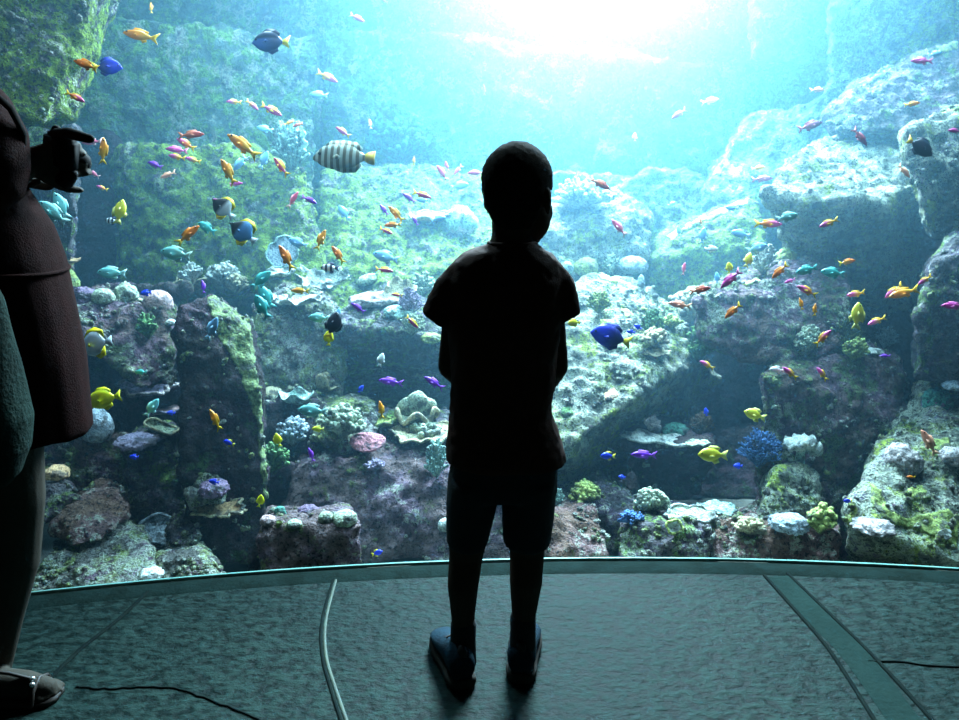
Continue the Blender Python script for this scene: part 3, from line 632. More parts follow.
dome('brain_coral', 'grooved blue-green mound on the dark square block', 677, 432, 30, 20, 'teal', .2, 20)
branch('coral_bush', 'round brown feathery bush at the right end of the dark square block', 700, 424, 26, 24, 'brown', 110, 1, 1, .35)
branch('branching_coral', 'small pale grey coral left of the grooved mound', 650, 424, 20, 16, 'grey', 30, 1.3)
plate('plate_coral', 'long pale plate along the edge of the dark square block', 660, 438, 78, 3, 'white', .03, 7, (.2, .12, 0), .35, .05, .008, .2)
plate('plate_coral', 'pale green flat coral at the right corner of the dark square block', 698, 443, 26, 5, 'mint', .06, 5, (.3, 0, 0), .5, .1, .008, .2)
branch('branching_coral', 'yellow-green bushy coral right of the boy\'s shorts', 584, 492, 30, 22, 'yellowgreen', 60, 1.6, 1, .9)
branch('branching_coral', 'pale tufts hugging the right leg of the boy\'s shorts', 557, 496, 16, 18, 'cyan', 24)
branch('branching_coral', 'pale grey-green coral growth behind the low square block', 649, 500, 34, 22, 'mint', 60, 1.5)
branch('branching_coral', 'blue coral clump at the left of the low square block', 630, 516, 26, 12, 'blue', 30)
plate('flower_coral', 'small pale round flower-like coral on the low square block', 674, 527, 16, 4, 'white', .1, 8, (1.0, 0, 0), .8, .3, .005, rim='yellowgreen')
plate('plate_coral', 'flat green-white plate left of the leaning pillar\'s foot', 690, 514, 50, 4, 'mint', .05, 7, (.2, 0, 0), .6, .1, .007, .2, rim='white')
plate('plate_coral', 'flat pale plate stepping up behind the square block on the right', 716, 508, 44, 4, 'cyan', .05, 6, (.2, 0, 0), .6, .1, .007, .2)
branch('branching_coral', 'cream branching coral in the gap right of the flat plates', 748, 525, 30, 14, 'cream', 40, 1.5)
dome('brain_coral', 'white-lavender crinkled mound at the foot of the leaning pillar', 790, 524, 42, 22, 'paleblue', .3, 26)
branch('branching_coral', 'bright yellow-green branching coral right of the crinkled mound', 818, 518, 30, 28, 'yellowgreen', 40, 1.8, 1, .9)
branch('coral_bush', 'blue feathery coral left of the leaning pillar', 757, 448, 44, 38, 'blue', 120, 1, 1, .35)
o = empty('toadstool_coral', place(800, 458, 0, .05)[0]); tag(o, 'white toadstool coral standing on the leaning pillar', 'coral')
W = PX(16, o.location); b1 = bmesh.new(); tube(b1, [(0, 0, -.3*W), (0, 0, .4*W), (0, 0, 1.0*W)], [.32*W, .26*W, .4*W], 12); link('stalk', bm_mesh(b1), cm('cyan'), o)
for (dx, dz, s) in ((-.45, .95, .75), (.1, 1.1, .8), (.75, .65, .55)):
    b1 = bmesh.new(); bmesh.ops.create_icosphere(b1, subdivisions=3, radius=1)
    for v in b1.verts:
        n = v.co.copy(); a = math.atan2(n.y, n.x); v.co = Vector((n.x*s*W, n.y*s*W*.9, (n.z*.4+.18*math.sin(a*6)*(abs(n.x)+abs(n.y)))*W))*(1+.1*noise.noise(n*3))
    c_ = link('cap', bm_mesh(b1), cm('white'), o); c_.location = (dx*W, -.1*W, dz*W)
# right front slab
patch('encrusting_sponge', 'long olive-yellow patch across the bright lower right slab', [(868,482),(882,490),(888,508),(905,518),(928,512),(948,508),(959,520),(957,550),(925,534),(890,524),(872,508)], 'moss')
patch('encrusting_sponge', 'olive patch in the upper part of the bright lower right slab', [(930,440),(950,436),(953,448),(936,452)], 'moss')
patch('encrusting_sponge', 'small yellow patch in the middle of the bright lower right slab', [(906,488),(922,484),(930,492),(918,502),(908,498)], 'yellowgreen')
patch('encrusting_sponge', 'yellow band on the tilted slab below the top right corner', [(866,78),(874,68),(896,58),(898,64),(884,78),(868,86)], 'moss')
patch('encrusting_sponge', 'second yellow band on the tilted slab, at the frame\'s edge', [(934,46),(959,40),(959,50),(938,54)], 'moss')
patch('encrusting_sponge', 'green strip on the lower front of the rock behind the dark tang', [(927,200),(938,198),(936,232),(930,230)], 'moss')
patch('encrusting_sponge', 'yellow-green slope on the long top edge of the hazy angular block', [(664,236),(700,216),(740,200),(750,198),(748,204),(706,222),(670,242)], 'yellowgreen')
dome('encrusting_coral', 'bushy blue-green mound near the top of the bright lower right slab', 936, 402, 32, 32, 'teal', .35, 18, under='purple')
dome('encrusting_coral', 'knobbly grey mound on the left of the bright lower right slab', 902, 462, 40, 36, 'grey', .35, 22)
dome('brain_coral', 'pale blue flat coral at the top of the bright lower right slab', 953, 386, 22, 12, 'paleblue', .1, 12)
dome('encrusting_coral', 'pale crinkled crust along the lower edge of the bright lower right slab', 872, 527, 44, 14, 'grey', .35, 22)
plate('flower_coral', 'round pale button coral on the olive patch near the corner', 945, 534, 13, 3, 'white', .1, 6, (1.0, 0, 0), .8, .2, .005)
dome('encrusting_coral', 'grey crust at the right edge of the bright lower right slab', 952, 458, 26, 24, 'grey', .3, 20)
dome('encrusting_coral', 'green mossy knob on the dark upper part of the deep rock at right', 908, 236, 26, 12, 'green', .3, 14)
print('corals done')
# ------------------------------------------------------------------ fish
random.seed(5)
def fish_mat(name, front, rear, back=None, belly=None, stripes=None, split=(-.15, .25), glow=0):
    m, nt, b, out = mat_new(name); co = N(nt, 'ShaderNodeTexCoord').outputs['Object']
    sp = N(nt, 'ShaderNodeSeparateXYZ'); nt.links.new(co, sp.inputs[0])
    col = mix(nt, ramp(nt, sp.outputs[0], split[0], split[1]), rear, front)
    if back: col = mix(nt, ramp(nt, sp.outputs[2], .02, .10), col, back)
    if belly: col = mix(nt, ramp(nt, sp.outputs[2], -.03, -.12), col, belly)
    if stripes:
        w = N(nt, 'ShaderNodeMath', operation='SINE'); k = N(nt, 'ShaderNodeMath', operation='MULTIPLY'); k.inputs[1].default_value = stripes[1]
        nt.links.new(sp.outputs[0], k.inputs[0]); nt.links.new(k.outputs[0], w.inputs[0]); col = mix(nt, ramp(nt, w.outputs[0], -.3, .3), col, stripes[0])
    nt.links.new(col, b.inputs['Base Color']); b.inputs['Roughness'].default_value = .45; b.inputs['Specular IOR Level'].default_value = .4
    return m
OR_, YE = (.95, .22, .004), (.95, .62, .01)
KM = {  # kind: (shape, body material, fin material)
 'orange': ('anthias', fish_mat('fish_orange', OR_, (.95, .33, .005)), fish_mat('fin_yellow_orange', YE, YE)),
 'gold': ('anthias', fish_mat('fish_gold', (.95, .33, .005), (.95, .5, .01)), fish_mat('fin_yellow', YE, YE)),
 'pinkyel': ('anthias', fish_mat('fish_pink_yellow', (.75, .09, .42), (.95, .5, .02)), fish_mat('fin_yellow2', YE, YE)),
 'pinkor': ('anthias', fish_mat('fish_pink_orange', (.8, .09, .35), (.95, .28, .02)), fish_mat('fin_orange', (.95, .5, .05), YE)),
 'magyel': ('anthias', fish_mat('fish_magenta_yellow_back', (.65, .02, .25), (.7, .05, .3), back=(.95, .7, .03)), fish_mat('fin_yellow3', YE, YE)),
 'pink': ('anthias', fish_mat('fish_pink', (.85, .09, .22), (.85, .14, .26)), fish_mat('fin_pink', (.9, .35, .4), (.9, .5, .5))),
 'magenta': ('anthias', fish_mat('fish_magenta', (.75, .05, .4), (.8, .1, .45)), fish_mat('fin_magenta', (.8, .15, .5), (.8, .2, .5))),
 'red': ('anthias', fish_mat('fish_red', (.6, .06, .04), (.75, .2, .08)), fish_mat('fin_red', (.7, .15, .05), (.7, .2, .1))),
 'salmon': ('anthias', fish_mat('fish_salmon', (.9, .35, .22), (.9, .42, .25)), fish_mat('fin_salmon', (.9, .4, .25), (.9, .5, .3))),
 'violet': ('anthias', fish_mat('fish_violet', (.22, .02, .62), (.26, .03, .66)), fish_mat('fin_violet', (.4, .1, .8), (.4, .1, .8))),
 'plum': ('anthias', fish_mat('fish_plum', (.22, .05, .16), (.4, .08, .12)), fish_mat('fin_plum', (.4, .08, .12), (.4, .08, .12))),
 'cyan': ('chromis', fish_mat('fish_cyan', (.22, .66, .66), (.28, .72, .70)), fish_mat('fin_cyan', (.4, .8, .8), (.5, .85, .85))),
 'paleblue': ('chromis', fish_mat('fish_pale_blue', (.22, .52, .85), (.3, .62, .9)), fish_mat('fin_pale_blue', (.3, .62, .9), (.4, .7, .9))),
 'teal': ('chromis', fish_mat('fish_teal', (.05, .42, .42), (.06, .5, .46)), fish_mat('fin_teal', (.06, .5, .46), (.1, .5, .5))),
 'royal': ('tang', fish_mat('fish_royal_blue', (.01, .03, .75), (.01, .02, .25)), fish_mat('fin_tang_yellow', (.9, .8, .05), (.9, .8, .05))),
 'navy': ('tang', fish_mat('fish_navy', (.02, .09, .42), (.02, .05, .2), back=(.005, .012, .07)), fish_mat('fin_tang_yellow2', (.9, .85, .05), (.9, .85, .05))),
 'dark': ('tang', fish_mat('fish_black_blue', (.005, .008, .025), (.005, .008, .03)), fish_mat('fin_dark_yellow', (.9, .7, .03), (.9, .7, .03))),
 'yellow': ('tang', fish_mat('fish_yellow', (.9, .85, .01), (.88, .85, .01)), fish_mat('fin_bright_yellow', (.9, .85, .01), (.9, .85, .01))),
 'lemon': ('damsel', fish_mat('fish_lemon', (.8, .74, .04), (.85, .78, .05)), fish_mat('fin_lemon', (.85, .82, .2), (.85, .82, .2))),
 'bluedam': ('damsel', fish_mat('fish_blue_damsel', (.01, .04, .8), (.02, .05, .7)), fish_mat('fin_damsel_yellow', (.85, .75, .05), (.85, .75, .05))),
 'blue': ('damsel', fish_mat('fish_small_blue', (.01, .05, .8), (.01, .05, .8)), fish_mat('fin_small_blue', (.02, .05, .8), (.02, .05, .8))),
 'butter': ('butterfly', fish_mat('fish_white_yellow', (.7, .82, .95), (.72, .84, .95)), fish_mat('fin_butter_yellow', (.95, .8, .01), (.95, .8, .01))),
 'bicolor': ('butterfly', fish_mat('fish_black_white', (.02, .02, .03), (.75, .85, .9), split=(-.05, .1)), fish_mat('fin_yellow4', (.95, .78, .01), (.95, .78, .01))),
 'bluebutter': ('butterfly', fish_mat('fish_blue_yellow', (.03, .04, .05), (.15, .42, .85), split=(.05, .22)), fish_mat('fin_yellow5', (.9, .75, .02), (.9, .75, .02))),
 'striped': ('sailfin', fish_mat('fish_striped', (.12, .12, .07), (.16, .15, .08), stripes=((.5, .62, .55), 62)), fish_mat('fin_olive', (.13, .13, .06), (.13, .13, .06))),
 'humbug': ('damsel', fish_mat('fish_bw_stripes', (.01, .01, .03), (.01, .01, .03), stripes=((.75, .85, .9), 24)), fish_mat('fin_black', (.02, .03, .1), (.02, .03, .1))),
 'white': ('damsel', fish_mat('fish_white', (.8, .88, .9), (.8, .88, .9)), fish_mat('fin_white', (.8, .88, .9), (.8, .88, .9))),
}
EYE = simple('fish_eye', (.01, .01, .01), rough=.15); EYER = simple('fish_eye_ring', (.6, .6, .5), rough=.3)
TAILY = KM['striped'][2]; TY = fish_mat('tail_amber', (.75, .55, .05), (.75, .55, .05)); TW = fish_mat('tail_white', (.75, .88, .98), (.75, .88, .98))
# (upper, lower) outline against x for body; length 1 from nose .5 to tail tip -.5
SH = dict(
 anthias=dict(top=[(.5, 0), (.44, .055), (.34, .105), (.18, .14), (0, .14), (-.14, .095), (-.24, .05), (-.30, .038)], bot=[(.5, -.01), (.43, -.05), (.32, -.09), (.16, -.125), (0, -.12), (-.14, -.075), (-.24, -.042), (-.30, -.035)], th=.075,
   tail=[(-.28, .036), (-.36, .09), (-.5, .17), (-.46, .09), (-.40, 0), (-.46, -.09), (-.5, -.16), (-.36, -.08), (-.28, -.034)], dors=[(.26, .11), (.2, .19), (.05, .19), (-.1, .165), (-.19, .14), (-.16, .07)], anal=[(-.0, -.1), (-.08, -.18), (-.18, -.13), (-.16, -.05)]),
 chromis=dict(top=[(.5, .01), (.44, .08), (.33, .155), (.16, .205), (0, .20), (-.14, .14), (-.24, .07), (-.29, .05)], bot=[(.5, -.01), (.43, -.07), (.32, -.14), (.16, -.19), (0, -.185), (-.14, -.12), (-.24, -.06), (-.29, -.045)], th=.085,
   tail=[(-.27, .048), (-.36, .11), (-.5, .17), (-.42, .03), (-.42, -.03), (-.5, -.17), (-.36, -.1), (-.27, -.045)], dors=[(.26, .17), (.14, .25), (-.05, .24), (-.2, .19), (-.17, .11)], anal=[(.02, -.18), (-.08, -.25), (-.2, -.18), (-.17, -.1)]),
 tang=dict(top=[(.5, -.02), (.44, .09), (.34, .20), (.18, .28), (0, .28), (-.15, .21), (-.26, .08), (-.31, .04)], bot=[(.5, -.04), (.42, -.11), (.32, -.19), (.16, -.25), (0, -.25), (-.15, -.19), (-.26, -.075), (-.31, -.04)], th=.085,
   tail=[(-.29, .04), (-.38, .09), (-.5, .17), (-.45, .0), (-.5, -.17), (-.38, -.09), (-.29, -.04)], dors=[(.26, .24), (.12, .34), (-.08, .33), (-.23, .22), (-.2, .14)], anal=[(.1, -.24), (-.05, -.32), (-.22, -.22), (-.2, -.12)]),
 damsel=dict(top=[(.5, .01), (.44, .09), (.32, .19), (.16, .24), (0, .23), (-.14, .16), (-.23, .08), (-.28, .055)], bot=[(.5, -.01), (.42, -.09), (.3, -.17), (.14, -.22), (0, -.21), (-.14, -.14), (-.23, -.07), (-.28, -.05)], th=.1,
   tail=[(-.26, .05), (-.36, .12), (-.5, .18), (-.43, 0), (-.5, -.18), (-.36, -.11), (-.26, -.05)], dors=[(.24, .2), (.1, .3), (-.1, .3), (-.24, .24), (-.17, .13)], anal=[(.04, -.21), (-.06, -.3), (-.22, -.24), (-.17, -.11)]),
 butterfly=dict(top=[(.5, -.03), (.43, .0), (.36, .10), (.22, .27), (.05, .36), (-.12, .32), (-.25, .12), (-.31, .06)], bot=[(.5, -.05), (.42, -.08), (.34, -.16), (.2, -.28), (.05, -.33), (-.12, -.28), (-.25, -.11), (-.31, -.05)], th=.075,
   tail=[(-.29, .055), (-.38, .09), (-.5, .15), (-.48, 0), (-.5, -.15), (-.38, -.08), (-.29, -.05)], dors=[(.3, .2), (.16, .4), (-.06, .45), (-.27, .34), (-.29, .12), (-.15, .28)], anal=[(.04, -.31), (-.1, -.42), (-.26, -.34), (-.27, -.1), (-.13, -.26)]),
 sailfin=dict(top=[(.5, -.02), (.44, .07), (.36, .15), (.2, .20), (0, .20), (-.16, .17), (-.28, .08), (-.34, .045)], bot=[(.5, -.05), (.43, -.10), (.34, -.16), (.18, -.20), (0, -.20), (-.16, -.17), (-.28, -.075), (-.34, -.04)], th=.07,
   tail=[(-.32, .045), (-.40, .09), (-.5, .11), (-.49, 0), (-.5, -.11), (-.40, -.09), (-.32, -.045)], dors=[(.36, .14), (.22, .245), (0, .26), (-.2, .235), (-.29, .15), (-.27, .08)], anal=[(.2, -.19), (0, -.25), (-.2, -.235), (-.29, -.13), (-.27, -.07)]),
)
def interp(l, x):
    for (x0, y0), (x1, y1) in zip(l, l[1:]):
        if x0 >= x >= x1: return y0+(y1-y0)*(x-x0)/(x1-x0)
    return l[-1][1]
def body_bm(bm, s, mi=0, NX=16, NA=12):
    rings = []
    x0, x1 = .5, s['top'][-1][0]
    for i in range(NX+1):
        t = i/NX; x = x0+(x1-x0)*(t if i else .004); zt, zb = interp(s['top'], x), interp(s['bot'], x)
        if i == 0: zt += .012; zb -= .012
        c = (zt+zb)/2; h = (zt-zb)/2; w = s['th']*math.sin(math.pi*min(1, (1-t)*.93+.0)**.8*.98+.06)*1.0 if 0 < i else .012
        w = max(w, .012)
        rings.append([Vector((x, math.cos(2*math.pi*k/NA)*w, c+math.sin(2*math.pi*k/NA)*h)) for k in range(NA)])
    n0 = len(bm.faces); ring_loft(bm, rings)
    bm.faces.ensure_lookup_table()
    for f in bm.faces[n0:]: f.material_index = mi
def fin_bm(bm, outline, mi=0, th=.006, sweep=0):
    a = [bm.verts.new((x, th, z)) for x, z in outline]; b = [bm.verts.new((x, -th, z)) for x, z in outline]
    n0 = len(bm.faces); bm.faces.new(a); bm.faces.new(b[::-1])
    for i in range(len(a)): j = (i+1) % len(a); bm.faces.new((a[i], b[i], b[j], a[j]))
    bm.faces.ensure_lookup_table()
    for f in bm.faces[n0:]: f.material_index = mi
FC = {}
def get(kind):
    if kind in FC: return FC[kind]
    shp, mb, mf = KM[kind]; s = SH[shp]; d = {}
    b = bmesh.new(); body_bm(b, s); d['body'] = bm_mesh(b); d['body'].materials.append(mb)
    finm = mb if kind in ('navy', 'royal', 'dark', 'striped', 'orange', 'gold') else mf
    tm = TY if kind == 'striped' else (TW if kind in ('butter', 'bluebutter', 'bicolor') else mf)
    for k, ol in (('tail_fin', s['tail']), ('dorsal_fin', s['dors']), ('anal_fin', s['anal'])):
        b = bmesh.new(); fin_bm(b, ol); me = bm_mesh(b); bmt = tm if k == 'tail_fin' else finm; me.materials.append(bmt); d[k] = me
    b = bmesh.new()
    for sd in (1, -1):
        tip = s['th']*sd
        q = [(.18, tip*.85, -.03), (.08, tip*1.7, .01), (.0, tip*2.1, -.04), (.06, tip*1.6, -.08)]
        vs = [b.verts.new(v) for v in q]; vs2 = [b.verts.new((x, y+.006*sd, z)) for x, y, z in q]
        b.faces.new(vs); b.faces.new(vs2[::-1])
        for i in range(4): b.faces.new((vs[i], vs[(i+1) % 4], vs2[(i+1) % 4], vs2[i]))
    d['pectoral_fin'] = bm_mesh(b); d['pectoral_fin'].materials.append(mf if kind not in ('striped', 'dark', 'royal', 'navy', 'bicolor', 'bluebutter', 'orange', 'gold', 'bluedam') else mb)
    zc = (interp(s['top'], .38)+interp(s['bot'], .38))/2+.03
    b = bmesh.new()
    for sd in (1, -1): ellipsoid(b, (.385, sd*s['th']*.62, zc), (.026, .018, .026), sub=2)
    d['eye'] = bm_mesh(b); d['eye'].materials.append(EYE)
    # one-piece copy for small fish
    b = bmesh.new(); body_bm(b, s, 0, 10, 8); fin_bm(b, s['tail'], 1); fin_bm(b, s['dors'], 2); fin_bm(b, s['anal'], 2)
    for sd in (1, -1):
        n0 = len(b.faces); ellipsoid(b, (.385, sd*s['th']*.62, zc), (.024, .016, .024), sub=1); b.faces.ensure_lookup_table()
        for f in b.faces[n0:]: f.material_index = 3
    me = bm_mesh(b)
    for mm in (mb, tm, finm, EYE): me.materials.append(mm)
    d['whole'] = me
    for m_ in d.values(): m_.polygons.foreach_set('use_smooth', [True]*len(m_.polygons))
    FC[kind] = d; return d
NAMES = dict(anthias='anthias', chromis='chromis', tang='surgeonfish', damsel='damselfish', butterfly='butterflyfish', sailfin='sailfin_surgeonfish')
def fish(px, py, ln, ang, kind, frac, label, hs=1.0, group=None):
    h = cast(px, py); x_ = (px-479.5)/FPX*2.1
    near = glass_y(x_)+.16
    far = (h[0].y-.14) if h else 5
    y = max(near, near+(far-near)*frac)
    c = P(px, py, y); L = PX(ln, c)*1.1; a = R(ang)
    X = RT*math.cos(a)+UP*math.sin(a); X = (X+FW*random.uniform(-.15, .15)).normalized()
    Zr = UP if abs(X.dot(UP)) < .93 else RT*(-1 if random.random() < .5 else 1)
    Z = (Zr-X*Zr.dot(X)).normalized(); Y = Z.cross(X)
    rot = Matrix((X, Y, Z)).transposed().to_quaternion()
    d = get(kind); nm = NAMES[KM[kind][0]]
    if ln >= 19:
        o = empty(nm, c); o.rotation_mode = 'QUATERNION'; o.rotation_quaternion = rot; o.scale = (L, L*1.1, L*hs)
        for k in ('body', 'tail_fin', 'dorsal_fin', 'anal_fin', 'pectoral_fin', 'eye'):
            p = bpy.data.objects.new(k, d[k]); COL.objects.link(p); p.parent = o
    else:
        o = bpy.data.objects.new(nm, d['whole']); COL.objects.link(o); o.location = c; o.rotation_mode = 'QUATERNION'; o.rotation_quaternion = rot; o.scale = (L, L*1.1, L*hs)
    return tag(o, label, 'fish', group or {'anthias': 'small slender anthias in the school', 'chromis': 'pale blue-green fish around the reef', 'tang': 'surgeonfish in the tank', 'damsel': 'small damselfish near the rocks', 'butterfly': 'butterflyfish in the tank', 'sailfin': 'striped surgeonfish'}[KM[kind][0]])
